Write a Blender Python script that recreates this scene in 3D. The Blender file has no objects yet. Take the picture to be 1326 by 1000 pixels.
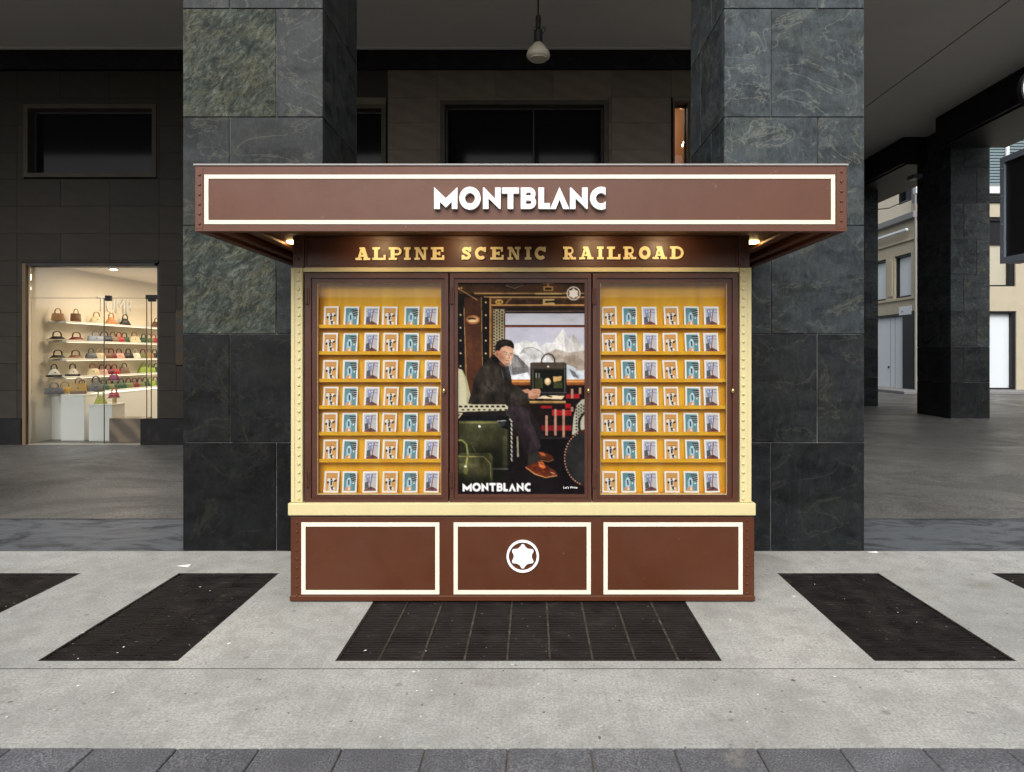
import bpy, bmesh, math, random
import numpy as np
from mathutils import Vector, Matrix, geometry
R = math.radians
random.seed(7)
SC = bpy.context.scene
COL = SC.collection

# ------------------------------------------------------------------ camera, sky, sun, exposure
F, PX, PY, HC = 857.0, 690.0, 458.0, 1.6        # focal length and vanishing point in photo pixels, eye height
cam = bpy.data.cameras.new('camera')
camera = bpy.data.objects.new('camera', cam); COL.objects.link(camera)
cam.sensor_width = 36.0; cam.lens = F / 1326 * 36
cam.shift_x = -27 / 1326; cam.shift_y = -42 / 1326
cam.clip_start = 0.05; cam.clip_end = 2000
camera.location = (0, 0, HC); camera.rotation_euler = (R(90), 0, 0)
SC.camera = camera

SUN_EL, SUN_AZ = 43, 190          # overcast: a broad soft sun high behind the camera
world = bpy.data.worlds.new('World'); SC.world = world; world.use_nodes = True
wn = world.node_tree.nodes; wl = world.node_tree.links
sky = wn.new('ShaderNodeTexSky'); sky.sky_type = 'NISHITA'; sky.sun_disc = False
sky.sun_elevation = R(SUN_EL); sky.sun_rotation = R(SUN_AZ)
sky.air_density = 1.0; sky.dust_density = 4.0; sky.ozone_density = 1.0
hs = wn.new('ShaderNodeHueSaturation'); hs.inputs['Saturation'].default_value = 0.35
wl.new(sky.outputs[0], hs.inputs['Color'])
wl.new(hs.outputs[0], wn['Background'].inputs['Color'])
wn['Background'].inputs['Strength'].default_value = 0.12

sl = bpy.data.lights.new('sun', 'SUN'); sun = bpy.data.objects.new('sun', sl); COL.objects.link(sun)
sl.energy = 1.5; sl.angle = R(50); sl.color = (1.0, 0.99, 0.98)
az, el = R(SUN_AZ), R(SUN_EL)
sdir = Vector((math.sin(az) * math.cos(el), math.cos(az) * math.cos(el), math.sin(el)))   # towards the sun
sun.rotation_euler = sdir.to_track_quat('Z', 'Y').to_euler()
sun.location = (0, -10, 20)

SC.view_settings.view_transform = 'Standard'; SC.view_settings.look = 'None'
SC.view_settings.exposure = 0.70; SC.view_settings.gamma = 1.0; SC.view_settings.use_curve_mapping = False
SC.render.engine = 'CYCLES'
SC.cycles.use_denoising = True
SC.cycles.max_bounces = 10; SC.cycles.diffuse_bounces = 5; SC.cycles.transparent_max_bounces = 16
SC.cycles.sample_clamp_indirect = 6.0
SC.cycles.caustics_reflective = False; SC.cycles.caustics_refractive = False

def X(px, d): return (px - PX) * d / F
def Z(py, d): return HC + (PY - py) * d / F
def lin(*c):
    return tuple(((v / 255) / 12.92 if v / 255 <= 0.04045 else (((v / 255) + 0.055) / 1.055) ** 2.4) for v in c)

# ------------------------------------------------------------------ objects
def prop(o, label=None, cat=None, group=None, kind=None):
    if label: o['label'] = label
    if cat: o['category'] = cat
    if group: o['group'] = group
    if kind: o['kind'] = kind
    return o
def empty(name, loc=(0, 0, 0), label=None, cat=None, group=None, rz=0):
    o = bpy.data.objects.new(name, None); COL.objects.link(o)
    o.location = loc; o.rotation_euler = (0, 0, rz); o.empty_display_size = 0.1
    return prop(o, label, cat, group)
def wloc(o):
    v = Vector(o.location)
    while o.parent:
        o = o.parent; v = v + Vector(o.location)
    return v
def put(name, me, mat, parent=None, loc=(0, 0, 0), local=False):
    """link mesh data as one object; loc is in the world unless local"""
    o = bpy.data.objects.new(name, me); COL.objects.link(o)
    if mat is not None:
        if len(me.materials) == 0: me.materials.append(mat)
    o.location = loc
    if parent is not None:
        o.parent = parent
        if not local: o.location = Vector(loc) - wloc(parent)
    return o
def bm_mesh(bm, smooth=False):
    me = bpy.data.meshes.new('mesh'); bmesh.ops.recalc_face_normals(bm, faces=bm.faces[:])
    bm.to_mesh(me); bm.free()
    if smooth:
        for p in me.polygons: p.use_smooth = True
    return me
def add_box(bm, x0, x1, y0, y1, z0, z1, bevel=0.0, seg=1):
    b = bmesh.new(); r = bmesh.ops.create_cube(b, size=1)
    sx, sy, sz = x1 - x0, y1 - y0, z1 - z0
    for v in b.verts: v.co = ((x0 + x1) / 2 + v.co.x * sx, (y0 + y1) / 2 + v.co.y * sy, (z0 + z1) / 2 + v.co.z * sz)
    if bevel > 0: bmesh.ops.bevel(b, geom=b.edges[:], offset=bevel, segments=seg, affect='EDGES', profile=0.5)
    me = bpy.data.meshes.new('t'); b.to_mesh(me); b.free(); bm.from_mesh(me); bpy.data.meshes.remove(me)
def box(name, x0, x1, y0, y1, z0, z1, mat, parent=None, bevel=0.003, seg=1):
    c = Vector(((x0 + x1) / 2, (y0 + y1) / 2, (z0 + z1) / 2))
    bm = bmesh.new(); hx, hy, hz = abs(x1 - x0) / 2, abs(y1 - y0) / 2, abs(z1 - z0) / 2
    add_box(bm, -hx, hx, -hy, hy, -hz, hz, min(bevel, hx * .45, hy * .45, hz * .45), seg)
    return put(name, bm_mesh(bm), mat, parent, c)
def ring_frame(name, x0, x1, z0, z1, w, y0, y1, mat, parent=None, bevel=0.002, wz=None):
    """rectangular frame in the XZ plane, mitred as one piece"""
    wz = w if wz is None else wz
    c = Vector(((x0 + x1) / 2, (y0 + y1) / 2, (z0 + z1) / 2))
    o = [(x0, z0), (x1, z0), (x1, z1), (x0, z1)]; i = [(x0 + w, z0 + wz), (x1 - w, z0 + wz), (x1 - w, z1 - wz), (x0 + w, z1 - wz)]
    bm = bmesh.new(); L = []
    for y in (y0, y1):
        L.append([[bm.verts.new((p[0] - c.x, y - c.y, p[1] - c.z)) for p in q] for q in (o, i)])
    for k in range(4):
        n = (k + 1) % 4
        for (a, b) in ((L[0][0], L[0][1]), (L[1][0], L[1][1]), (L[0][0], L[1][0]), (L[0][1], L[1][1])):
            bm.faces.new((a[k], a[n], b[n], b[k]))
    if bevel: bmesh.ops.bevel(bm, geom=[e for e in bm.edges if e.calc_face_angle(0) > 0.5], offset=bevel, segments=1, affect='EDGES')
    return put(name, bm_mesh(bm), mat, parent, c)
def frame4(name, o, i, y0, y1, mat, parent, bevel=.003):
    """frame between an outer and an inner rectangle (x0, x1, z0, z1) of any margins"""
    c = Vector(((o[0] + o[1]) / 2, (y0 + y1) / 2, (o[2] + o[3]) / 2)); bm = bmesh.new(); L = []
    for y in (y0, y1): L.append([[bm.verts.new((r[a] - c.x, y - c.y, r[b] - c.z)) for a, b in ((0, 2), (1, 2), (1, 3), (0, 3))] for r in (o, i)])
    for k in range(4):
        n = (k + 1) % 4
        for (a, b) in ((L[0][0], L[0][1]), (L[1][0], L[1][1]), (L[0][0], L[1][0]), (L[0][1], L[1][1])): bm.faces.new((a[k], a[n], b[n], b[k]))
    bmesh.ops.bevel(bm, geom=[e for e in bm.edges if e.calc_face_angle(0) > .5], offset=bevel, segments=1, affect='EDGES')
    return put(name, bm_mesh(bm), mat, parent, c)
def lathe(prof, n=24, axis='Z'):
    bm = bmesh.new(); rings = []
    for r, h in prof:
        ring = []
        for k in range(n):
            a = 2 * math.pi * k / n
            p = (r * math.cos(a), r * math.sin(a), h)
            if axis == 'Y': p = (p[0], -h, p[1])
            ring.append(bm.verts.new(p))
        rings.append(ring)
    for a, b in zip(rings, rings[1:]):
        for k in range(n): bm.faces.new((a[k], a[(k + 1) % n], b[(k + 1) % n], b[k]))
    bm.faces.new(rings[0]); bm.faces.new(rings[-1])
    return bm
def pane_sheet(name, x0, x1, y, z0, z1, mat, parent):
    me = bpy.data.meshes.new(name); hx, hz = (x1 - x0) / 2, (z1 - z0) / 2
    me.from_pydata([(-hx, 0, -hz), (hx, 0, -hz), (hx, 0, hz), (-hx, 0, hz)], [], [(0, 1, 2, 3)])
    return put(name, me, mat, parent, ((x0 + x1) / 2, y, (z0 + z1) / 2))
def tube_bm(bm, pts, r, n=8):
    pts = [Vector(p) for p in pts]; rings = []
    for k, p in enumerate(pts):
        t = (pts[min(k + 1, len(pts) - 1)] - pts[max(k - 1, 0)]).normalized()
        u = t.orthogonal().normalized() if k == 0 else (u - t * u.dot(t)).normalized()
        v = t.cross(u); rr = r[k] if isinstance(r, (list, tuple)) else r
        rings.append([bm.verts.new(p + (u * math.cos(2 * math.pi * j / n) + v * math.sin(2 * math.pi * j / n)) * rr) for j in range(n)])
    for a, b in zip(rings, rings[1:]):
        for j in range(n): bm.faces.new((a[j], a[(j + 1) % n], b[(j + 1) % n], b[j]))
    bm.faces.new(rings[0]); bm.faces.new(rings[-1])
    return bm

# ------------------------------------------------------------------ flat shapes joined without overlaps
def rect(x0, y0, x1, y1): return [(x0, y0), (x1, y0), (x1, y1), (x0, y1)]
def arc(cx, cy, ro, ri, a0, a1, n=16, sx=1.0):
    out = []
    for k in range(n):
        a, b = R(a0 + (a1 - a0) * k / n), R(a0 + (a1 - a0) * (k + 1) / n)
        out.append([(cx + ro * sx * math.cos(a), cy + ro * math.sin(a)), (cx + ro * sx * math.cos(b), cy + ro * math.sin(b)),
                    (cx + ri * sx * math.cos(b), cy + ri * math.sin(b)), (cx + ri * sx * math.cos(a), cy + ri * math.sin(a))])
    return out
def stroke(pts, w):
    out = []
    for k, p in enumerate(pts):
        out.append([(p[0] + w / 2 * math.cos(2 * math.pi * j / 12), p[1] + w / 2 * math.sin(2 * math.pi * j / 12)) for j in range(12)])
        if k:
            q = pts[k - 1]; dx, dy = p[0] - q[0], p[1] - q[1]; l = math.hypot(dx, dy); nx, ny = -dy / l * w / 2, dx / l * w / 2
            out.append([(q[0] + nx, q[1] + ny), (q[0] - nx, q[1] - ny), (p[0] - nx, p[1] - ny), (p[0] + nx, p[1] + ny)])
    return out
def ccw(poly):
    a = sum(p[0] * q[1] - q[0] * p[1] for p, q in zip(poly, poly[1:] + poly[:1]))
    return poly if a > 0 else poly[::-1]
def union_mesh(polys, depth, sx=1.0, sz=1.0, bevel=0.0):
    """polygons (x, z) united and extruded towards -Y by depth; back at y = 0"""
    vs, fs = [], []
    for p in polys:
        p = ccw(list(p)); fs.append(list(range(len(vs), len(vs) + len(p)))); vs += [Vector((q[0] * sx, q[1] * sz)) for q in p]
    ov, oe, of, _, _, fo = geometry.delaunay_2d_cdt(vs, [], fs, 0, 1e-5)
    tris = [f for f, o in zip(of, fo) if len(o)]
    cnt = {}
    for f in tris:
        for a, b in zip(f, f[1:] + f[:1]): cnt[(a, b)] = 1
    bm = bmesh.new()
    fr = [bm.verts.new((v[0], -depth, v[1])) for v in ov]; bk = [bm.verts.new((v[0], 0, v[1])) for v in ov]
    for f in tris:
        bm.faces.new([fr[i] for i in f]); bm.faces.new([bk[i] for i in reversed(f)])
    for (a, b) in cnt:
        if (b, a) not in cnt: bm.faces.new((fr[a], fr[b], bk[b], bk[a]))
    for v in [v for v in bm.verts if not v.link_faces]: bm.verts.remove(v)
    bmesh.ops.dissolve_limit(bm, angle_limit=0.01, verts=bm.verts[:], edges=bm.edges[:])
    bmesh.ops.triangulate(bm, faces=bm.faces[:])
    return bm_mesh(bm)

def cshape(cx, cy, ro, ri, cut):
    a, b = math.degrees(math.acos(cut / ro)), math.degrees(math.acos(min(1, cut / ri)))
    P = []
    n = 28
    for k in range(n):
        t0, t1 = k / n, (k + 1) / n
        oa, ob = R(a + (360 - 2 * a) * t0), R(a + (360 - 2 * a) * t1); ia, ib = R(b + (360 - 2 * b) * t0), R(b + (360 - 2 * b) * t1)
        P.append([(cx + ro * math.cos(oa), cy + ro * math.sin(oa)), (cx + ro * math.cos(ob), cy + ro * math.sin(ob)),
                  (cx + ri * math.cos(ib), cy + ri * math.sin(ib)), (cx + ri * math.cos(ia), cy + ri * math.sin(ia))])
    return P
N_ = [(0, 0), (0, 1), (.06, 1), (.585, .47), (.585, 1), (.85, 1), (.85, 0), (.79, 0), (.265, .5), (.265, 0)]
SANS = {  # heavy geometric capitals
 'M': [[(0, 0), (0, 1.02), (.56, .5), (.56, .07), (.27, .34), (.27, 0)], [(1.12, 0), (1.12, 1.02), (.56, .5), (.56, .07), (.85, .34), (.85, 0)]],
 'O': arc(.51, .5, .535, .25, 0, 360, 36), 'N': [N_],
 'T': [rect(0, .72, .81, 1), rect(.27, 0, .54, 1)],
 'B': [rect(0, 0, .26, 1), rect(0, .77, .45, 1), rect(0, .4, .45, .63), rect(0, 0, .47, .23)] + arc(.43, .70, .30, .075, -90, 90, 14) + arc(.44, .315, .315, .085, -90, 90, 14),
 'L': [rect(0, 0, .27, 1), rect(0, 0, .55, .27)],
 'A': [[(0, 0), (.45, 1.02), (.92, 0), (.63, 0), (.455, .44), (.27, 0)]],
 'C': cshape(.53, .5, .535, .25, .21)}
SANS_W = {'M': 1.12, 'O': 1.04, 'N': .85, 'T': .81, 'B': .74, 'L': .55, 'A': .92, 'C': .75}
def serifs(*r): return [rect(*a) for a in r]
Pp = serifs((.13, 0, .4, 1), (0, 0, .57, .17), (0, .83, .58, 1), (.3, .36, .58, .52)) + arc(.57, .68, .32, .165, -90, 90, 12)
SLAB = {  # wide slab-serif capitals
 'A': [[(.13, 0), (.42, 1), (.56, 1), (.33, 0)], [(.72, 0), (.38, 1), (.70, 1), (1.02, 0)]] + serifs((0, 0, .47, .17), (.62, 0, 1.13, .17), (.26, .26, .86, .4), (.3, .86, .7, 1)),
 'L': serifs((.14, 0, .42, 1), (0, .83, .6, 1), (0, 0, 1.02, .17), (.86, 0, 1.02, .4)),
 'P': Pp,
 'I': serifs((.13, 0, .4, 1), (0, 0, .53, .17), (0, .83, .53, 1)),
 'N': [[(.1, 1), (.36, 1), (.92, 0), (.68, 0)]] + serifs((.12, 0, .28, 1), (.74, .0, .9, 1), (0, 0, .42, .17), (0, .83, .33, 1), (.58, .83, 1.02, 1)),
 'E': serifs((.14, 0, .42, 1), (0, .83, .94, 1), (0, 0, 1.0, .17), (.3, .42, .62, .58), (.79, .64, .94, 1), (.85, 0, 1.0, .36), (.58, .35, .7, .65)),
 'S': stroke([(.64, .72), (.56, .85), (.4, .89), (.24, .86), (.15, .74), (.2, .62), (.37, .54), (.54, .46), (.62, .32), (.56, .17), (.4, .11), (.22, .14), (.13, .27)], .22) + serifs((.6, .64, .76, 1), (.0, 0, .14, .36)),
 'C': arc(.45, .5, .51, .24, 42, 318, 24, .9) + serifs((.68, .62, .86, 1.0)),
 'R': Pp + [[(.42, .44), (.68, .44), (.98, 0), (.7, 0)]] + serifs((.68, 0, 1.1, .17)),
 'O': arc(.46, .5, .52, .23, 0, 360, 32, .9),
 'D': serifs((.13, 0, .4, 1), (0, 0, .52, .17), (0, .83, .52, 1)) + arc(.5, .5, .5, .33, -90, 90, 16, 1.08)}
def star_poly(r, n=72):
    out = []
    for k in range(n):
        a = 2 * math.pi * k / n; c = math.cos(6 * (a - math.pi / 2))
        q = 0.87 + 0.13 * c + 0.03 * math.cos(12 * (a - math.pi / 2)) - .03
        out.append((r * q * math.cos(a), r * q * math.sin(a)))
    return out

# ------------------------------------------------------------------ materials
class NT:
    def __init__(s, name, rough=0.5, spec=0.5, metal=0.0, col=(.5, .5, .5)):
        s.m = bpy.data.materials.new(name); s.m.use_nodes = True; s.n = s.m.node_tree.nodes; s.l = s.m.node_tree.links
        s.b = s.n['Principled BSDF']
        s.b.inputs['Base Color'].default_value = (*col, 1); s.b.inputs['Roughness'].default_value = rough
        s.b.inputs['Specular IOR Level'].default_value = spec; s.b.inputs['Metallic'].default_value = metal
        s.tc = None
    def node(s, t, **kw):
        n = s.n.new(t)
        for k, v in kw.items():
            if k in n.inputs: n.inputs[k].default_value = v
            else: setattr(n, k, v)
        return n
    def coords(s, per_object=True, scale=(1, 1, 1)):
        tc = s.node('ShaderNodeTexCoord'); src = tc.outputs['Object']
        if per_object:
            oi = s.node('ShaderNodeObjectInfo'); mu = s.node('ShaderNodeMath', operation='MULTIPLY'); mu.inputs[1].default_value = 97.0
            s.l.new(oi.outputs['Random'], mu.inputs[0]); ad = s.node('ShaderNodeVectorMath', operation='ADD')
            s.l.new(src, ad.inputs[0]); s.l.new(mu.outputs[0], ad.inputs[1]); src = ad.outputs[0]
        mp = s.node('ShaderNodeMapping'); mp.inputs['Scale'].default_value = scale
        s.l.new(src, mp.inputs[0]); return mp.outputs[0]
    def noise(s, vec, scale, detail=5, rough=.55, dist=0.0, lac=2.0):
        n = s.node('ShaderNodeTexNoise'); n.inputs['Scale'].default_value = scale; n.inputs['Detail'].default_value = detail
        n.inputs['Roughness'].default_value = rough; n.inputs['Distortion'].default_value = dist; n.inputs['Lacunarity'].default_value = lac
        s.l.new(vec, n.inputs['Vector']); return n.outputs['Fac']
    def ramp(s, fac, stops, interp='LINEAR'):
        r = s.node('ShaderNodeValToRGB'); e = r.color_ramp.elements; r.color_ramp.interpolation = interp
        while len(e) < len(stops): e.new(0.5)
        for el_, (p, c) in zip(e, stops):
            el_.position = p; el_.color = (*c, 1) if len(c) == 3 else c
        s.l.new(fac, r.inputs[0]); return r.outputs[0]
    def mix(s, fac, a, b, mode='MIX'):
        m = s.node('ShaderNodeMix', data_type='RGBA', blend_type=mode)
        for sock, v in ((m.inputs['Factor'], fac), (m.inputs[6], a), (m.inputs[7], b)):
            if isinstance(v, (int, float)): sock.default_value = v
            elif isinstance(v, tuple): sock.default_value = (*v, 1)
            else: s.l.new(v, sock)
        return m.outputs[2]
    def bump(s, h, strength=.3, dist=.01, prev=None):
        b = s.node('ShaderNodeBump'); b.inputs['Strength'].default_value = strength; b.inputs['Distance'].default_value = dist
        s.l.new(h, b.inputs['Height'])
        if prev is not None: s.l.new(prev, b.inputs['Normal'])
        return b.outputs[0]
    def set(s, **kw):
        for k, v in kw.items():
            sock = s.b.inputs[{'col': 'Base Color', 'rough': 'Roughness', 'norm': 'Normal', 'emit': 'Emission Color', 'alpha': 'Alpha'}[k]]
            s.l.new(v, sock)
        return s
G = lambda v: (v, v, v)

def paint(name, c, rough=.42, vary=.16, peel=.12, dirt=.0):
    s = NT(name, rough, .4); v = s.coords(True)
    n = s.noise(v, 2.3, 6, .6); col = s.mix(s.ramp(n, [(.3, G(0)), (.75, G(1))]), tuple(x * (1 - vary) for x in c), tuple(min(1, x * (1 + vary)) for x in c))
    f = s.noise(v, 60, 3); col = s.mix(.25, col, s.mix(f, tuple(x * .8 for x in c), tuple(min(1, x * 1.2) for x in c)))
    if dirt:
        sp = s.noise(v, 14, 4, .7); col = s.mix(s.ramp(sp, [(.68, G(0)), (.74, G(dirt))]), col, (.3, .25, .2))
        sp2 = s.noise(v, 33, 2, .5); col = s.mix(s.ramp(sp2, [(.73, G(0)), (.77, G(dirt * 1.3))]), col, tuple(x * .35 for x in c))
    wr = s.noise(s.coords(True, (9, 9, .9)), 1.2, 6, .65, .3); col = s.mix(s.ramp(wr, [(.5, G(0)), (.72, G(.16))]), col, tuple(x * .62 for x in c))
    sc = s.noise(s.coords(True, (2, 2, 14)), 2.6, 4, .6, .8); col = s.mix(s.ramp(sc, [(.494, G(0)), (.5, G(.10)), (.506, G(0))]), col, tuple(min(1, x * 1.5 + .05) for x in c))
    r = s.ramp(s.noise(v, 4.5, 7, .7, .5), [(.25, G(rough - .12)), (.75, G(rough + .16))])
    s.set(col=col, rough=r, norm=s.bump(s.noise(v, 170, 2), peel, .002))
    return s.m
BROWN = lin(98, 56, 40)
M_brown = paint('brown_paint', lin(76, 37, 15), .42, .12, .14, .22)
M_brown_canopy = paint('canopy_paint', lin(90, 53, 36), .45, .10, .2, .22)
M_brown_dark = paint('fascia_paint', lin(74, 42, 28), .4, .12, .12, .15)
M_frame = paint('door_frame_paint', lin(72, 40, 29), .38, .12, .12, .2)
M_cream = paint('cream_paint', lin(200, 187, 140), .45, .05, .08, .12)
M_ivory = paint('ivory_stripe_paint', lin(226, 219, 196), .5, .05, .08, .25)
M_white = paint('white_enamel', (.88, .88, .87), .4, .02, .03)
M_goldletter = paint('gilt_letter_paint', lin(250, 230, 176), .4, .06, .05)
M_soffit = paint('soffit_wood', lin(96, 62, 34), .5, .25, .1, .2)
M_iron = paint('dark_iron', (.03, .03, .032), .5, .2, .2)
M_tin = paint('tin_edge', (.3, .28, .27), .4, .2, .1)
s = NT('brass', .25, .5, 1.0, (.75, .55, .25)); M_brass = s.m

s = NT('yellow_ply', .5, .3); v = s.coords(True, (1, 1, 1)); v2 = s.coords(True, (14, 14, .7))
n1 = s.noise(v2, 1.0, 5, .6); n2 = s.noise(v, 3, 3)
c = s.mix(s.ramp(n1, [(.3, G(0)), (.7, G(1))]), lin(230, 162, 8), lin(252, 198, 40)); c = s.mix(s.ramp(n2, [(.35, G(0)), (.8, G(.6))]), c, lin(244, 174, 14))
s.set(col=c, norm=s.bump(n1, .08, .003)); M_yellow = s.m

def slate(name, dark, light, vein, riven=False):
    s = NT(name, .4, .12); v = s.coords(True); vs = s.coords(True, (1.2, 1.2, 3.2))
    a = s.noise(vs, 1.3, 9, .62, .8); b = s.noise(v, 5.5, 7, .65, 1.2); f = s.noise(v, 45, 4, .7)
    oi = s.node('ShaderNodeObjectInfo')
    c = s.mix(s.ramp(a, [(.38, G(0)), (.62, G(1))]), dark, light)
    c = s.mix(s.ramp(b, [(.45, G(0)), (.72, G(.6))]), c, tuple(x * 1.55 for x in light)); c = s.mix(s.ramp(s.noise(s.coords(True, (1, 1, 1)), 2.1, 9, .7, .4), [(.5, G(0)), (.62, G(.35))]), c, (light[0] * 1.25, light[1] * 1.2, light[2] * .85))
    # wispy pale veins and scratches
    w = s.noise(s.coords(True, (1, 1, 1.6)), 1.5, 7, .6, .9)
    vn = s.ramp(w, [(.487, G(0)), (.5, G(.28)), (.513, G(0))]); c = s.mix(vn, c, vein)
    w2 = s.noise(s.coords(True, (3, 3, .5)), 5, 3, .5, .6); c = s.mix(s.ramp(w2, [(.495, G(0)), (.5, G(.22)), (.505, G(0))]), c, tuple(x * .8 for x in vein))
    sp = s.noise(v, 28, 2, .5); c = s.mix(s.ramp(sp, [(.77, G(0)), (.8, G(.35))]), c, (.45, .45, .42))
    c = s.mix(s.ramp(f, [(.35, G(.0)), (.7, G(.4))]), c, tuple(x * .45 for x in dark)); g2 = s.noise(s.coords(True, (2.2, 2.2, 1)), 11, 8, .75, .5); c = s.mix(s.ramp(g2, [(.5, G(0)), (.66, G(.3))]), c, tuple(x * 1.9 for x in light))
    c = s.mix(1.0, c, oi.outputs['Color'], 'MULTIPLY')
    if riven:
        vr = s.coords(True, (1, 1, 1)); rt = s.node('ShaderNodeMapping'); rt.inputs['Rotation'].default_value = (0, R(-42), 0); s.l.new(vr, rt.inputs[0]); r2 = s.node('ShaderNodeMapping'); r2.inputs['Scale'].default_value = (2.3, 2, 1.0); s.l.new(rt.outputs[0], r2.inputs[0])
        h = s.noise(r2.outputs[0], 10, 15, .82, .8); h2 = s.noise(vs, 2.2, 9, .7, .3)
        c = s.mix(s.ramp(h2, [(.45, G(0)), (.68, G(.45))]), c, lin(92, 86, 60))
        c = s.mix(s.ramp(h, [(.42, G(.9)), (.52, G(0))]), c, lin(36, 40, 38)); c = s.mix(s.ramp(h, [(.54, G(0)), (.64, G(.6))]), c, lin(126, 128, 114))
        nb = s.bump(h, .9, .02)
        s.set(col=c, rough=s.ramp(h, [(.2, G(.55)), (.8, G(.75))]), norm=nb)
    else:
        s.set(col=c, rough=s.ramp(b, [(.3, G(.32)), (.75, G(.58))]), norm=s.bump(s.noise(v, 9, 9, .7), .3, .007))
    return s.m
M_slate = slate('polished_slate', lin(34, 37, 38), lin(60, 64, 65), lin(132, 130, 114))
M_slate_riven = slate('riven_slate', lin(54, 62, 60), lin(84, 91, 84), lin(150, 145, 115), True)
s = NT('joint_mortar', .8, .2); v = s.coords(True); s.set(col=s.ramp(s.noise(v, 12), [(.3, G(.012)), (.8, G(.05))])); M_joint = s.m
s = NT('pale_joint', .8, .2); v = s.coords(True); s.set(col=s.ramp(s.noise(v, 3), [(.35, G(.03)), (.65, G(.26))])); M_joint_pale = s.m

s = NT('wall_stone', .6, .3); v = s.coords(True); vd = s.coords(True, (1.0, 1.0, 2.4))
w = s.node('ShaderNodeTexWave', wave_type='BANDS', bands_direction='DIAGONAL'); w.inputs['Scale'].default_value = 1.1; w.inputs['Distortion'].default_value = 6; w.inputs['Detail'].default_value = 4; w.inputs['Detail Scale'].default_value = .7
s.l.new(vd, w.inputs[0]); n = s.noise(v, 2, 8, .6); oi = s.node('ShaderNodeObjectInfo')
c = s.mix(n, lin(60, 55, 48), lin(84, 77, 66)); c = s.mix(s.ramp(w.outputs['Fac'], [(.2, G(.22)), (.7, G(0))]), c, lin(52, 47, 41))
c = s.mix(1.0, c, oi.outputs['Color'], 'MULTIPLY')
s.set(col=c, norm=s.bump(s.noise(v, 30, 5), .12, .004)); M_wall = s.m
s = NT('black_marble', .5, .2); v = s.coords(True); n = s.noise(v, 2.5, 8, .65, 1.5)
s.set(col=s.ramp(n, [(.35, lin(20, 20, 21)), (.6, lin(30, 30, 31)), (.64, lin(44, 43, 41)), (.68, lin(28, 28, 29))])); M_blackstone = s.m
s = NT('brown_marble', .3, .5); v = s.coords(True, (1, 1, 1)); w = s.node('ShaderNodeTexWave', bands_direction='DIAGONAL'); w.inputs['Scale'].default_value = 1.6; w.inputs['Distortion'].default_value = 3.5; w.inputs['Detail'].default_value = 4
s.l.new(v, w.inputs[0]); s.set(col=s.ramp(w.outputs['Fac'], [(.1, lin(84, 68, 50)), (.5, lin(108, 88, 66)), (.9, lin(136, 114, 88))])); M_brownmarble = s.m
s = NT('plaster', .8, .2); v = s.coords(False); n = s.noise(v, .6, 7, .6); n2 = s.noise(v, 7, 5, .7)
c = s.mix(n, lin(192, 189, 184), lin(214, 210, 204)); c = s.mix(s.ramp(n2, [(.7, G(0)), (.76, G(.25))]), c, lin(90, 86, 80))
s.set(col=c, norm=s.bump(n2, .06, .01)); M_plaster = s.m

# concrete: mottled, broomed along Y, gum, stains, faint pink spots
s = NT('brushed_concrete', .78, .25); v = s.coords(False); vb = s.coords(False, (1, .02, 1))
n = s.noise(v, .9, 8, .62, .6); n2 = s.noise(v, 6, 7, .68); br = s.noise(vb, 90, 3, .6); fi = s.noise(v, 75, 5, .75)
c = s.mix(s.ramp(n, [(.3, G(0)), (.7, G(1))]), lin(148, 150, 145), lin(184, 184, 178))
c = s.mix(s.ramp(n2, [(.35, G(.45)), (.56, G(0))]), c, lin(126, 125, 120))
c = s.mix(s.ramp(br, [(.3, G(.2)), (.55, G(0))]), c, lin(124, 122, 116))
c = s.mix(s.ramp(fi, [(.38, G(.6)), (.58, G(0))]), c, lin(112, 111, 106))
sp = s.noise(v, 13, 2, .4); c = s.mix(s.ramp(sp, [(.715, G(0)), (.745, G(.5))]), c, lin(98, 97, 94))
sp = s.noise(v, 31, 2, .4); c = s.mix(s.ramp(sp, [(.725, G(0)), (.745, G(.8))]), c, lin(70, 68, 65))
sp = s.noise(v, 23, 2, .4, .3); c = s.mix(s.ramp(sp, [(.765, G(0)), (.785, G(.75))]), c, lin(214, 212, 206))
lt = s.noise(v, 2.1, 3, .5, .4); c = s.mix(s.ramp(lt, [(.6, G(0)), (.74, G(.4))]), c, lin(104, 99, 88))
pk = s.noise(v, 5.2, 5, .8, .8); c = s.mix(s.ramp(pk, [(.72, G(0)), (.76, G(.35))]), c, lin(190, 130, 130))
vo = s.node('ShaderNodeTexVoronoi', feature='DISTANCE_TO_EDGE'); vo.inputs['Scale'].default_value = .55
dv = s.node('ShaderNodeVectorMath', operation='ADD'); nz = s.node('ShaderNodeTexNoise'); nz.inputs['Scale'].default_value = 1.8; nz.inputs['Detail'].default_value = 6
s.l.new(v, nz.inputs['Vector']); s.l.new(v, dv.inputs[0]); s.l.new(nz.outputs['Color'], dv.inputs[1]); s.l.new(dv.outputs[0], vo.inputs['Vector'])
c = s.mix(s.ramp(vo.outputs['Distance'], [(0, G(.13)), (.004, G(0))]), c, lin(70, 68, 64))
hb = s.bump(br, .22, .003); hb = s.bump(fi, .25, .003, hb); s.set(col=c, norm=hb, rough=s.ramp(n, [(.3, G(.68)), (.7, G(.85))])); M_concrete = s.m

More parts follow.
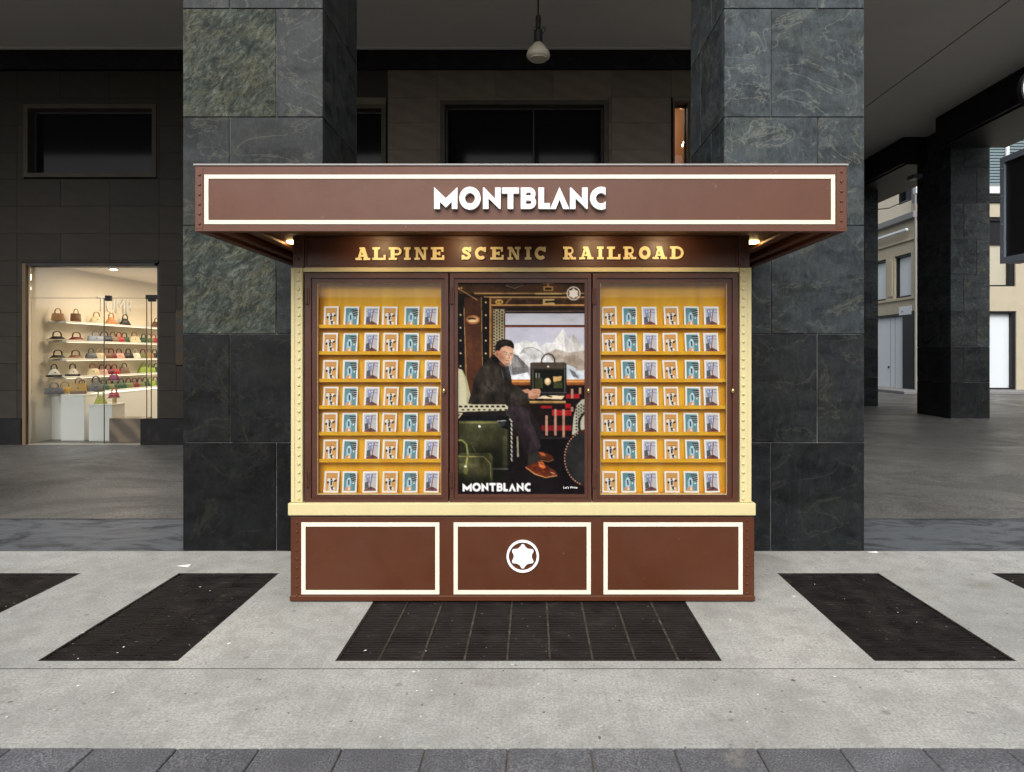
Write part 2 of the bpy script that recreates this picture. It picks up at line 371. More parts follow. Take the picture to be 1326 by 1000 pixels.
s = NT('granite_slab', .6, .35); v = s.coords(True); f = s.noise(v, 120, 3, .7); n = s.noise(v, 4, 6, .6)
oi = s.node('ShaderNodeObjectInfo')
c = s.ramp(f, [(.32, lin(56, 57, 60)), (.5, lin(94, 95, 97)), (.66, lin(134, 135, 137))]); c = s.mix(s.ramp(n, [(.4, G(.5)), (.65, G(0))]), c, lin(66, 67, 70))
c = s.mix(s.ramp(s.noise(v, 3, 6, .7, .5), [(.62, G(0)), (.72, G(.3))]), c, lin(150, 146, 132)); c = s.mix(1.0, c, oi.outputs['Color'], 'MULTIPLY')
s.set(col=c, norm=s.bump(f, .4, .004)); M_granite = s.m

s = NT('arcade_terrazzo', .5, .4); v = s.coords(False); f = s.noise(v, 42, 4, .75); n = s.noise(v, .35, 7, .62, 1.4); k = s.noise(s.coords(False, (.7, 1.0, 1)), .9, 9, .68, 1.4)
c = s.ramp(f, [(.3, lin(56, 55, 53)), (.5, lin(95, 94, 91)), (.7, lin(142, 140, 136))]); c = s.mix(s.ramp(n, [(.35, G(.5)), (.65, G(0))]), c, lin(70, 69, 66))
c = s.mix(s.ramp(k, [(.5, G(0)), (.57, G(.36)), (.66, G(0))]), c, lin(50, 48, 46)); c = s.mix(s.ramp(k, [(.3, G(.14)), (.42, G(0))]), c, lin(130, 128, 124))
s.set(col=c, rough=s.ramp(k, [(.3, G(.34)), (.7, G(.62))]), norm=s.bump(f, .1, .003)); M_terrazzo = s.m
s = NT('threshold_stone', .5, .4); v = s.coords(False); k = s.noise(s.coords(False, (.7, 1.6, 1)), 2.6, 9, .7, 1.2); f = s.noise(v, 60, 3)
c = s.mix(f, lin(72, 76, 80), lin(100, 104, 108)); c = s.mix(s.ramp(k, [(.5, G(0)), (.6, G(.8))]), c, lin(44, 45, 47)); s.set(col=c, rough=s.ramp(k, [(.3, G(.4)), (.7, G(.65))])); M_threshold = s.m
s = NT('asphalt', .85, .3); v = s.coords(False); s.set(col=s.ramp(s.noise(v, 40, 4, .7), [(.3, G(.035)), (.7, G(.085))])); M_asphalt = s.m

s = NT('grate_iron', .5, .4, .3); v = s.coords(True); n = s.noise(v, 7, 6, .7); c = s.ramp(n, [(.3, lin(20, 18, 17)), (.6, lin(36, 32, 30)), (.8, lin(72, 64, 55))])
sp = s.noise(v, 50, 2); c = s.mix(s.ramp(sp, [(.72, G(0)), (.76, G(.7))]), c, lin(170, 165, 155)); s.set(col=c, rough=s.ramp(n, [(.3, G(.4)), (.7, G(.7))])); M_grate = s.m
s = NT('grate_strip', .55, .4, .2); v = s.coords(True); n = s.noise(v, 16, 6, .7); s.set(col=s.ramp(n, [(.35, lin(34, 31, 28)), (.6, lin(70, 65, 58)), (.75, lin(112, 106, 96))])); M_strip = s.m
s = NT('pit_grime', .95, .1); v = s.coords(True); s.set(col=s.ramp(s.noise(v, 9, 6), [(.3, G(.004)), (.8, G(.02))])); M_pit = s.m

def glass(name, tint=(1, 1, 1), smudge=.0, ior=1.45):
    m = bpy.data.materials.new(name); m.use_nodes = True; n, l = m.node_tree.nodes, m.node_tree.links; n.clear()
    out = n.new('ShaderNodeOutputMaterial'); mx = n.new('ShaderNodeMixShader'); tr = n.new('ShaderNodeBsdfTransparent'); gl = n.new('ShaderNodeBsdfGlossy')
    tr.inputs[0].default_value = (*tint, 1); gl.inputs['Roughness'].default_value = .02; fr = n.new('ShaderNodeFresnel'); fr.inputs[0].default_value = ior
    ma = n.new('ShaderNodeMath'); ma.operation = 'MULTIPLY'; ma.inputs[1].default_value = 1.0
    l.new(fr.outputs[0], ma.inputs[0]); l.new(ma.outputs[0], mx.inputs[0]); l.new(tr.outputs[0], mx.inputs[1]); l.new(gl.outputs[0], mx.inputs[2])
    last = mx.outputs[0]
    if smudge:
        df = n.new('ShaderNodeBsdfDiffuse'); df.inputs[0].default_value = (.8, .78, .7, 1); m2 = n.new('ShaderNodeMixShader')
        tc = n.new('ShaderNodeTexCoord'); mp = n.new('ShaderNodeMapping'); mp.inputs['Scale'].default_value = (2.5, 1, .6); nz = n.new('ShaderNodeTexNoise'); nz.inputs['Scale'].default_value = 2.4; nz.inputs['Detail'].default_value = 7; nz.inputs['Distortion'].default_value = 1.2
        rp = n.new('ShaderNodeValToRGB'); rp.color_ramp.elements[0].position = .5; rp.color_ramp.elements[1].position = .85; rp.color_ramp.elements[0].color = (0.004, .004, .004, 1); rp.color_ramp.elements[1].color = (smudge, smudge, smudge, 1)
        l.new(tc.outputs['Object'], mp.inputs[0]); l.new(mp.outputs[0], nz.inputs[0]); l.new(nz.outputs[0], rp.inputs[0]); l.new(rp.outputs[0], m2.inputs[0]); l.new(last, m2.inputs[1]); l.new(df.outputs[0], m2.inputs[2]); last = m2.outputs[0]
    l.new(last, out.inputs[0]); return m
M_glass = glass('kiosk_glass', (.985, .99, .98), .035)
M_shopglass = glass('shop_glass', (.96, .97, .96), .0)
s = NT('dark_glass', .08, .12, 0, (.006, .007, .009)); M_darkglass = s.m
s = NT('grey_window_glass', .12, .5, 0, lin(80, 92, 98)); M_greyglass = s.m

def plain(name, c, rough=.6, vary=.1, spec=.3, bump=.08):
    s = NT(name, rough, spec); v = s.coords(True); n = s.noise(v, 3, 6, .6)
    s.set(col=s.mix(n, tuple(x * (1 - vary) for x in c), tuple(min(1, x * (1 + vary)) for x in c)), norm=s.bump(s.noise(v, 40, 4), bump, .004)); return s.m
def emitter(name, c, k):
    s = NT(name, .5, .2, 0, c); s.b.inputs['Emission Color'].default_value = (*c, 1); s.b.inputs['Emission Strength'].default_value = k; return s.m
M_shopwall = plain('shop_white_wall', lin(236, 226, 208), .6, .03, .3, .02)
M_shopwhite = plain('shop_white_lacquer', lin(232, 232, 228), .3, .02)
M_shopfloor = plain('shop_floor', lin(190, 180, 162), .3, .05)
M_beige = plain('beige_render', lin(206, 198, 178), .85, .08)
M_travertine = plain('travertine', lin(174, 165, 144), .75, .12)
M_shutter = plain('white_shutter', lin(205, 212, 216), .5, .03)
M_greystone = plain('grey_stone', lin(124, 124, 124), .7, .1)
M_bluegrey = plain('bluegrey_blind', lin(110, 126, 130), .5, .06)
M_signframe = plain('sign_frame_paint', lin(104, 112, 122), .4, .06, .4)
M_black = plain('black_panel', (.008, .008, .009), .35, .2)
M_bulb = plain('opal_bulb', lin(216, 206, 186), .25, .05, .5)
M_mint = plain('round_sign_face', lin(196, 214, 206), .4, .03)
M_spot = emitter('shop_spot', (1.0, .82, .6), 14)
M_led = emitter('counter_led', (1.0, .9, .72), 1.6)
M_warm = emitter('soffit_lamp_glow', (1.0, .66, .28), 16)

# vertex-coloured prints
def print_mat(name, rough=.35, gain=1.0, spec=.3):
    s = NT(name, rough, spec); a = s.node('ShaderNodeAttribute', attribute_name='ink'); s.set(col=s.mix(1.0, a.outputs['Color'], G(gain), 'MULTIPLY')); return s.m
M_print = print_mat('poster_print', .4, .72, .06); M_card = print_mat('card_print', .5, 1.0, .3)

# ------------------------------------------------------------------ little raster painter for the flat prints
class Paint:
    def __init__(s, x0, y0, x1, y1, res, bg):
        s.x0, s.y0 = x0, y0; s.w, s.h = int(round((x1 - x0) * res)), int(round((y1 - y0) * res)); s.res = res
        s.a = np.zeros((s.h, s.w, 3)); s.a[:] = bg
        s.gx = (np.arange(s.w) + .5) / res + x0; s.gy = (np.arange(s.h) + .5) / res + y0
        s.XX, s.YY = np.meshgrid(s.gx, s.gy); s.rng = np.random.RandomState(3)
    def mask_poly(s, p):
        m = np.zeros((s.h, s.w), bool)
        for (xa, ya), (xb, yb) in zip(p, p[1:] + p[:1]):
            if ya == yb: continue
            c = ((ya > s.YY) != (yb > s.YY)); m ^= c & (s.XX < (xb - xa) * (s.YY - ya) / (yb - ya) + xa)
        return m.astype(float)
    def blend(s, m, c): s.a = s.a * (1 - m[..., None]) + np.array(c, float) * m[..., None] if not callable(c) else s.a * (1 - m[..., None]) + c() * m[..., None]
    def poly(s, p, c, al=1.0, blur=0):
        m = s.mask_poly(list(p))
        if blur: m = s.blur(m, blur)
        s.blend(m * al, c)
    def rect(s, x0, y0, x1, y1, c, al=1.0, blur=0): s.poly([(x0, y0), (x1, y0), (x1, y1), (x0, y1)], c, al, blur)
    def grad(s, x0, y0, x1, y1, ca, cb, vert=True):
        m = ((s.XX >= x0) & (s.XX < x1) & (s.YY >= y0) & (s.YY < y1)).astype(float)
        t = np.clip((s.YY - y0) / (y1 - y0) if vert else (s.XX - x0) / (x1 - x0), 0, 1)[..., None]
        s.blend(m, lambda: np.array(ca, float) * (1 - t) + np.array(cb, float) * t)
    def ell(s, cx, cy, rx, ry, c, al=1.0, rot=0, blur=0):
        ca, sa = math.cos(R(rot)), math.sin(R(rot)); dx, dy = s.XX - cx, s.YY - cy
        m = ((((dx * ca + dy * sa) / rx) ** 2 + ((-dx * sa + dy * ca) / ry) ** 2) < 1).astype(float)
        if blur: m = s.blur(m, blur)
        s.blend(m * al, c)
    def line(s, pts, w, c, al=1.0):
        m = np.zeros((s.h, s.w))
        for (xa, ya), (xb, yb) in zip(pts, pts[1:]):
            L = max(1e-6, (xb - xa) ** 2 + (yb - ya) ** 2); t = np.clip(((s.XX - xa) * (xb - xa) + (s.YY - ya) * (yb - ya)) / L, 0, 1)
            m = np.maximum(m, (np.hypot(s.XX - xa - t * (xb - xa), s.YY - ya - t * (yb - ya)) < w / 2))
        s.blend(m * al, c)
    def blur(s, m, r):
        k = max(1, int(r * s.res)); ker = np.ones(2 * k + 1) / (2 * k + 1)
        for _ in range(2):
            m = np.apply_along_axis(lambda q: np.convolve(np.pad(q, k, 'edge'), ker, 'valid'), 0, m); m = np.apply_along_axis(lambda q: np.convolve(np.pad(q, k, 'edge'), ker, 'valid'), 1, m)
        return m
    def grain(s, amt, cell=1):
        n = s.rng.normal(0, amt, (s.h, s.w, 1)); s.a = np.clip(s.a + n, 0, 255)
    def texture(s, poly, amp, cells=(3, 6, 12), stretch=(1, 1), ridged=False):
        m = s.mask_poly(list(poly)); t = np.zeros((s.h, s.w))
        for k, cell in enumerate(cells):
            ch, cw = cell * s.res * stretch[1], cell * s.res * stretch[0]
            n = s.rng.normal(0, 1, (int(s.h / ch) + 3, int(s.w / cw) + 3)); yy = np.arange(s.h) / ch; xx = np.arange(s.w) / cw; iy, ix = yy.astype(int), xx.astype(int); fy, fx_ = (yy - iy)[:, None], (xx - ix)[None]
            fy, fx_ = fy * fy * (3 - 2 * fy), fx_ * fx_ * (3 - 2 * fx_)
            q_ = (n[iy][:, ix] * (1 - fy) + n[iy + 1][:, ix] * fy) * (1 - fx_) + (n[iy][:, ix + 1] * (1 - fy) + n[iy + 1][:, ix + 1] * fy) * fx_
            t += (0.8 - np.abs(q_) * 1.6 if ridged else q_) * (cell / cells[-1]) ** .5
        s.a = np.clip(s.a * (1 + amp * t * m)[..., None], 0, 255)
    def half(s):
        h, w = s.h // 2, s.w // 2
        return s.a[:h * 2, :w * 2].reshape(h, 2, w, 2, 3).mean((1, 3))
def ink_mesh(img, w, h, thick, border=None, cap=230):
    """a thin sheet, print on -Y, built as a grid of coloured points; origin at the bottom centre"""
    ih, iw = img.shape[:2]; lin_ = np.where(img / 255 <= .04045, img / 255 / 12.92, ((img / 255 + .055) / 1.055) ** 2.4)
    xs = np.linspace(-w / 2, w / 2, iw); zs = np.linspace(h, 0, ih); gx, gz = np.meshgrid(xs, zs)
    V = np.stack([gx, np.full_like(gx, -thick / 2), gz], -1).reshape(-1, 3)
    idx = np.arange(ih * iw).reshape(ih, iw)
    Fq = np.stack([idx[:-1, :-1], idx[1:, :-1], idx[1:, 1:], idx[:-1, 1:]], -1).reshape(-1, 4)
    n0 = len(V); x, t = w / 2, thick / 2
    bv = [(-x, -t, 0), (x, -t, 0), (x, -t, h), (-x, -t, h), (-x, t, 0), (x, t, 0), (x, t, h), (-x, t, h)]
    bf = [(0, 4, 5, 1), (1, 5, 6, 2), (2, 6, 7, 3), (3, 7, 4, 0), (5, 4, 7, 6)]
    me = bpy.data.meshes.new('print'); me.from_pydata([tuple(v) for v in V] + bv, [], [tuple(int(i) for i in f) for f in Fq] + [tuple(n0 + i for i in f) for f in bf])
    at = me.attributes.new('ink', 'FLOAT_COLOR', 'POINT'); C = np.ones((len(V) + 8, 4), np.float32) * .75; C[:len(V), :3] = lin_.reshape(-1, 3); C[:, 3] = 1
    at.data.foreach_set('color', C.ravel()); me.update(); return me

#@@SETTING
# ------------------------------------------------------------------ ground
def sheet(name, quads, mat):
    vs, fs = [], []
    for q in quads: fs.append(tuple(range(len(vs), len(vs) + 4))); vs += q
    me = bpy.data.meshes.new(name); me.from_pydata(vs, [], fs); bm = bmesh.new(); bm.from_mesh(me); bmesh.ops.remove_doubles(bm, verts=bm.verts[:], dist=1e-5); bm.to_mesh(me); bm.free()
    return prop(put(name, me, mat), kind='structure')
gd = sheet('ground', [[(-400, -400, -.16), (400, -400, -.16), (400, 400, -.16), (-400, 400, -.16)]], M_asphalt)

PD = 5.36                      # pillar front line
ARC0 = 6.41
YC0, YJ = 2.70, 3.36           # front edge of the concrete and its expansion joint
GY0, GY1 = 3.445, 4.83         # grates
GR = [(-5.33, -3.29), (-2.58, -1.85), (-1.03, .985), (1.78, 2.52), (3.34, 5.4)]
quads = []
def q(x0, x1, y0, y1, z=0.0): return [(x0, y0, z), (x1, y0, z), (x1, y1, z), (x0, y1, z)]
XL, XR = -32, 40
quads.append(q(XL, XR, YC0, YJ - .003)); quads.append(q(XL, XR, YJ + .003, GY0)); quads.append(q(XL, XR, GY1, PD))
xx = [XL] + [v for g in GR for v in g] + [XR]
for k in range(0, len(xx), 2): quads.append(q(xx[k], xx[k + 1], GY0, GY1))
for a, b in GR:                # pit walls
    for (p, r_) in (((a, GY0), (b, GY0)), ((b, GY0), (b, GY1)), ((b, GY1), (a, GY1)), ((a, GY1), (a, GY0))):
        quads.append([(p[0], p[1], 0), (r_[0], r_[1], 0), (r_[0], r_[1], -.14), (p[0], p[1], -.14)])
quads.append([(XL, YC0, 0), (XR, YC0, 0), (XR, YC0, -.12), (XL, YC0, -.12)])
sheet('concrete_pavement', quads, M_concrete)
sheet('joint_filler', [q(XL, XR, YJ - .02, YJ + .02, -.006)], M_joint)
sheet('threshold_strip', [q(XL, XR, PD, ARC0 - .004, -.004), [(XL, ARC0 - .004, -.004), (XR, ARC0 - .004, -.004), (XR, ARC0, -.03), (XL, ARC0, -.03)]], M_threshold)
SLOPE = .02; YF = 14.9; ZF = SLOPE * (YF - ARC0)
def floor_z(y): return 0 if y < ARC0 else min(ZF, SLOPE * (y - ARC0))
sheet('arcade_floor', [[(XL, ARC0, 0), (XR, ARC0, 0), (XR, YF, ZF), (XL, YF, ZF)], [(XL, YF, ZF), (13.2, YF, ZF), (13.2, 60, ZF), (XL, 60, ZF)],
                       [(13.2, YF, ZF), (XR, YF, ZF), (XR, 23.4, ZF), (13.2, 23.4, ZF)]], M_terrazzo)
bm = bmesh.new(); add_box(bm, 13.05, 13.2, 23.25, 60, ZF, ZF + .1, .01); add_box(bm, 13.2, XR, 23.25, 23.4, ZF, ZF + .1, .01)
prop(put('kerb', bm_mesh(bm), M_greystone), kind='structure')
bm = bmesh.new(); add_box(bm, 13.2, XR, 23.4, 60, ZF - .2, ZF + .095); prop(put('far_pavement', bm_mesh(bm), M_greystone), kind='structure')

gp = prop(box('granite_paving', XL, XR, 1.2, YC0, -.15, -.016, plain('sandy_joint', lin(104, 94, 76), .9, .3), None, 0), kind='structure')
rs = random.Random(11); sw = .3365; x_ = X(17, 2.70) - 8 * sw
for k in range(40):
    w_ = sw * (1 if k % 7 else 1.0)
    o = box('paving_slab', x_ + .0025, x_ + w_ - .0025, 1.9, YC0 - .006, -.06, -.005 + rs.uniform(-.002, .001), M_granite, gp, .004); g_ = rs.uniform(.86, 1.12); o.color = (g_, g_, g_ * 1.02, 1); x_ += w_

# grates
for gi, (a, b) in enumerate(GR):
    lab = ['wide dark grate cut off by the left edge of the photo', 'narrow dark pavement grate left of the kiosk', 'wide dirty grate with pale cross strips under the kiosk front', 'narrow dark pavement grate right of the kiosk', 'dark grate corner at the right edge of the photo'][gi]
    g = empty('pavement_grate', ((a + b) / 2, (GY0 + GY1) / 2, -.1), lab, 'grate', 'grates in the concrete pavement')
    box('pit_floor', a - .02, b + .02, GY0 - .02, GY1 + .02, -.15, -.10, M_pit, g, 0)
    bm = bmesh.new(); c = wloc(g)
    for (x0, x1, y0, y1) in ((a + .001, b - .001, GY0 + .001, GY0 + .016), (a + .001, b - .001, GY1 - .016, GY1 - .001), (a + .001, a + .014, GY0 + .017, GY1 - .017), (b - .014, b - .001, GY0 + .017, GY1 - .017)):
        add_box(bm, x0 - c.x, x1 - c.x, y0 - c.y, y1 - c.y, -.05 - c.z, -.002 - c.z)
    put('frame', bm_mesh(bm), M_grate, g, c)
    bm = bmesh.new(); y = GY0 + .03
    while y < GY1 - .025:
        zt = -.005 + rs.uniform(-.002, .002); add_box(bm, a + .015 - c.x, b - .015 - c.x, y - .0075 - c.y, y + .0075 - c.y, -.05 - c.z, zt - c.z); y += .031
    o = put('bars', bm_mesh(bm), M_grate, g, c); o['kind'] = 'stuff'
    n = max(2, int(round((b - a) / .222)))
    for k in range(1, n):
        xk = a + (b - a) * k / n
        box('cross_strip', xk - .006, xk + .006, GY0 + .017, GY1 - .017, -.03, -.0015 if gi == 2 else -.006, M_strip if gi == 2 else M_grate, g, .001)

# litter flecks on the pavement
bm = bmesh.new(); rl = random.Random(5)
for k in range(110):
    x, y = rl.uniform(-4.2, 4.2), rl.uniform(2.75, 5.3); s_ = rl.choice([.003, .004, .005, .006, .008, .013]) * rl.uniform(.6, 1.1); a = rl.uniform(0, 6.3); z = .0025
    pts = [(x + math.cos(a + t) * s_ * rl.uniform(.6, 1.3), y + math.sin(a + t) * s_ * rl.uniform(.6, 1.3), z + rl.uniform(0, .004)) for t in (0, 1.5, 3.1, 4.6)]
    bm.faces.new([bm.verts.new(p) for p in pts])
for x, y, w_, d_ in ((X(240, 5.0), 4.98, .09, .05), (X(436, 3.9), 5.2, .02, .03), (X(1130, 5.3), 5.32, .10, .025), (X(395, 5.28), 5.22, .06, .012)):
    bm.faces.new([bm.verts.new((x + i * w_ / 2, y + j * d_ / 2, .004 + .004 * i * j)) for i, j in ((-1, -1), (1, -1), (1, 1), (-1, 1))])
s = NT('paper_litter', .8, .2); v = s.coords(False); n = s.noise(v, 3.3, 2); s.set(col=s.ramp(n, [(.3, lin(200, 198, 190)), (.6, lin(226, 226, 220)), (.66, lin(206, 180, 172)), (.68, lin(210, 208, 200)), (.75, lin(70, 64, 56))]))
prop(put('litter', bm_mesh(bm), s.m), 'tiny scraps of paper and leaves strewn over the concrete', 'litter', None, 'stuff')

# ------------------------------------------------------------------ pillars
COURSE = 140.5 * PD / F; HCEIL = 6.66
def tint(o, g, b=0.0): o.color = (g * (1 - b), g, g * (1 + b), 1)
def pillar(x0, x1, y0, y1, label, first, ncourse, spec, z0=0.0, ztop=HCEIL, inner=1, group='slate clad arcade pillars', course=COURSE, seed=1, third=1 / 3, gain=1.0):
    """slate slabs around a core; `first` = True when the split of the lowest course lies at two thirds from the left"""
    rr = random.Random(seed); t = .03; jt = .0035
    p = empty('stone_pillar', ((x0 + x1) / 2, (y0 + y1) / 2, z0), label, 'pillar', group)
    box('core', x0 + t * .35, x1 - t * .35, y0 + t * .35, y1 - t * .35, z0 - .1, ztop - .002, M_joint_pale, p, 0)
    for k in range(ncourse):
        za, zb = z0 + k * course + jt, min(z0 + (k + 1) * course - jt, ztop - .002)
        if zb - za < .05: break
        two = (k % 2 == 0) == first
        f = 1 - third if two else third
        xm = x0 + (x1 - x0) * f; ym = y0 + (y1 - y0) * (1 - f)
        lv = [.2, .3, .58, .8, .92, .98, .76, .8, .8, .8][min(k, 9)]  # lower courses darker: partly stone colour and wear, partly dim reflections put into tint
        cells = [('front', x0, xm), ('front', xm, x1), ('left', y0, ym), ('left', ym, y1), ('right', y0, ym), ('right', ym, y1), ('back', x0, xm), ('back', xm, x1)]
        for j, (side, a, b) in enumerate(cells):
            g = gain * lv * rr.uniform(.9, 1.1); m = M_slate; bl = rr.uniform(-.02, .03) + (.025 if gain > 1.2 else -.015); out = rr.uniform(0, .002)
            key = (k, j)
            if key in spec: m = M_slate_riven if spec[key] == 'riven' else M_slate; g = spec[key] if not isinstance(spec[key], str) else .8
            ia = jt if a not in (x0, y0) else 0; ib = jt if b not in (x1, y1) else 0
            if side == 'front': o = box('slab', a + ia, b - ib, y0 - out, y0 + t, za, zb, m, p, .003)
            elif side == 'back': o = box('slab', a + ia, b - ib, y1 - t, y1 + out, za, zb, m, p, .003)
            else:
                ia = t + .002 if a == y0 else jt; ib = t + .002 if b == y1 else jt
                if side == 'left': o = box('slab', x0 - out, x0 + t, a + ia, b - ib, za, zb, m, p, .003)
                else: o = box('slab', x1 - t, x1 + out, a + ia, b - ib, za, zb, m, p, .003)
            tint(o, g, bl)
    return p
LX0, LX1 = X(237, PD), X(418, PD); RX0, RX1 = X(938, PD), X(1119, PD)
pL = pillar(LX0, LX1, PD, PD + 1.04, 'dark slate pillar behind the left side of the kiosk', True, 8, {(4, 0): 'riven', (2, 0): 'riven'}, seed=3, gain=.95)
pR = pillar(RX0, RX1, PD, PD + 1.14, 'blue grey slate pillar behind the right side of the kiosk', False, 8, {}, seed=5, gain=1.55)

for dx, lb in ((-8.8 / 2, 'next slate pillar of the arcade to the left of the shop passage'),):
    a_ = (LX0 if dx < 0 else RX0) + dx
    e = empty('stone_pillar', (a_ + .56, PD + .55, 0), lb, 'pillar', 'slate clad arcade pillars'); box('shaft', a_, a_ + 1.12, PD, PD + 1.1, 0, HCEIL - .002, M_slate, e, .004)
# ------------------------------------------------------------------ arcade: ceiling, beams, building above
bm = bmesh.new(); add_box(bm, XL, 6.815, PD + .02, 21, HCEIL, HCEIL + .2); prop(put('arcade_ceiling', bm_mesh(bm), M_plaster), kind='structure')
bm = bmesh.new(); add_box(bm, 6.845, 10.15, PD + .02, 21, HCEIL, HCEIL + .2); prop(put('arcade_ceiling_edge', bm_mesh(bm), M_plaster), kind='structure')
ab = empty('arcade_building', (0, 20, HCEIL + .2), 'upper storeys of the building carried over the dark arcade', 'building')
box('wall', XL, 10.15, PD + .02, 21, HCEIL + .205, HCEIL + 2.6, M_greystone, ab, 0)
box('lintel', XL, 10.22, PD, PD + 1.1, HCEIL + .004, HCEIL + .2, M_slate, ab, 0)
BX = 8.65
for (ya, yb, lab) in ((PD + 1.2, 14.22, 'near black stone beam along the right edge of the arcade ceiling'), (15.45, 21, 'far black stone beam beyond the right hand column')):
    e = empty('stone_beam', (BX, ya, 6.05), lab, 'beam', 'beams on the right edge of the arcade')
    box('inner_face', BX, BX + .08, ya, yb, 6.05, HCEIL - .003, M_blackstone, e, .006)
    box('soffit', BX + .09, 10.15, ya, yb, 6.02, HCEIL - .003, M_blackstone, e, .006)
sp_ = {}
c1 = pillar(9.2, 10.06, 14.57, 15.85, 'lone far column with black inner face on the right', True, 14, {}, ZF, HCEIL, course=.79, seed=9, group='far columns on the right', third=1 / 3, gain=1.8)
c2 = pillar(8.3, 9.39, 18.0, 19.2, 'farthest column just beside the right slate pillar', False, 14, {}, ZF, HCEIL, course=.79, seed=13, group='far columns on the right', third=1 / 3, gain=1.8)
wlamp = empty('wall_lamp', (9.15, 15.7, 5.6), 'small grey box lamp on the inner face of the far column', 'lamp')
box('bracket', 9.14, 9.197, 15.6, 15.7, 5.75, 5.85, M_iron, wlamp); box('lamp_head', 8.93, 9.139, 15.5, 15.8, 5.72, 5.82, M_signframe, wlamp, .01)

# ------------------------------------------------------------------ back wall of the arcade
WY = 10.96; WT = .16; rw = random.Random(21)
wall = empty('stone_wall', (-4, WY + .2, .09), 'dim grey brown stone wall at the back of the arcade', 'wall')
FZ = floor_z(WY)
SX0, SX1, SZ1 = X(34, WY), X(204, WY), Z(342, WY)          # shop opening
holes = [(SX0 - .07, SX1 + .01, FZ - 1, SZ1 + .02), (X(40, WY) - .12, X(203, WY), Z(230, WY), Z(135, WY)), (-3.1, X(500, WY), 4.45, Z(135, WY)), (X(570, WY), X(788, WY), 4.45, Z(130, WY)), (X(871, WY), X(893, WY) - .002, 4.1, Z(131, WY)), (X(228, WY), X(244, WY), Z(473, WY), Z(402, WY))]
def cut(x0, x1, z0, z1):
    rs_ = [(x0, x1, z0, z1)]
    for hx0, hx1, hz0, hz1 in holes:
        n = []
        for a, b, c_, d_ in rs_:
            if b <= hx0 or a >= hx1 or d_ <= hz0 or c_ >= hz1: n.append((a, b, c_, d_)); continue
            if a < hx0: n.append((a, hx0, c_, d_))
            if b > hx1: n.append((hx1, b, c_, d_))
            a2, b2 = max(a, hx0), min(b, hx1)
            if c_ < hz0: n.append((a2, b2, c_, hz0))
            if d_ > hz1: n.append((a2, b2, hz1, d_))
        rs_ = n
    return rs_
def panel(x0, x1, z0, z1):
    for a, b, c_, d_ in cut(x0, x1, z0, z1):
        if b - a < .03 or d_ - c_ < .03: continue
        o = box('stone_panel', a + .0015, b - .0015, WY + rw.uniform(-.002, .002), WY + .05, c_ + .0015, d_ - .0015, M_wall, wall, .002); g = rw.uniform(.86, 1.1) * (2.2 if a > -3.2 else .42); o.color = (g, g * rw.uniform(.98, 1.01), g * rw.uniform(.96, 1.02), 1)  # centre panels lightened, left ones darkened: uneven arcade light put into the tint
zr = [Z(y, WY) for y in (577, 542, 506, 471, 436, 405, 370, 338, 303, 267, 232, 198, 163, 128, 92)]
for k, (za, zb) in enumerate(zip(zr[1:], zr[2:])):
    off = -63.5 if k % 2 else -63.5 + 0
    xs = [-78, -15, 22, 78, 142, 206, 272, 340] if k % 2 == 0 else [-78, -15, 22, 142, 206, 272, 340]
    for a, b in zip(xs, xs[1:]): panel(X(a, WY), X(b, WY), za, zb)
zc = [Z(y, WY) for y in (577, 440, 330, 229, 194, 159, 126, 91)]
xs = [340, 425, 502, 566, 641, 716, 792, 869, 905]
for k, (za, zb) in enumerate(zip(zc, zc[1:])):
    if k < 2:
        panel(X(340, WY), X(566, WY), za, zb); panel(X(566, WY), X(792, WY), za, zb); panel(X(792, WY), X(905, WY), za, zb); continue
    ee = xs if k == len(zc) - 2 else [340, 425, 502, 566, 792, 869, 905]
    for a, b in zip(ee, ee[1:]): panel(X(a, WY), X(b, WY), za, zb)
# backing behind the panels, with the openings left free
bm = bmesh.new()
for a, b, c_, d_ in cut(XL, X(905, WY), -.1, HCEIL - .004): add_box(bm, a, b, WY + .052, WY + .3, c_, d_)
put('backing', bm_mesh(bm), M_joint, wall)
for nm, (a, b, za, zb) in {'plinth': (X(-90, WY), X(28, WY), FZ - .1, Z(542, WY))}.items():
    box('plinth', a, b, WY - .02, WY + .05, za, zb - .002, M_blackstone, wall)
box('plinth', X(183, WY), X(340, WY), WY - .03, WY + .05, FZ - .1, Z(542, WY) - .002, M_blackstone, wall)
box('cornice_band', X(-90, WY), X(905, WY), WY - .05, WY + .05, Z(91, WY) + .004, HCEIL - .05, M_blackstone, wall)
box('cornice_fillet', X(-90, WY), X(905, WY), WY - .09, WY + .05, HCEIL - .048, HCEIL - .003, M_plaster, wall)
def dark_window(x0, x1, z0, z1, mull=(), fw=.07, glassmat=None):
    w = ring_frame('window', x0 + .004, x1 - .004, z0 + .004, z1 - .004, fw, WY - .015, WY + .16, M_wall, wall, .004)
    f2 = fw + .006; ring_frame('frame', x0 + f2, x1 - f2, z0 + f2, z1 - f2, fw * .5, WY + .13, WY + .2, M_iron, w, .003)
    pane_sheet('pane', x0 + f2, x1 - f2, WY + .17, z0 + f2, z1 - f2, glassmat or M_darkglass, w)
    for xm in mull: box('mullion', xm - .012, xm + .012, WY + .14, WY + .164, z0 + .115, z1 - .115, M_iron, w, .002)
dark_window(*holes[1]); dark_window(*holes[2]); dark_window(*holes[3], mull=(X(691, WY),)); dark_window(*holes[4], fw=.03, glassmat=M_shopglass)
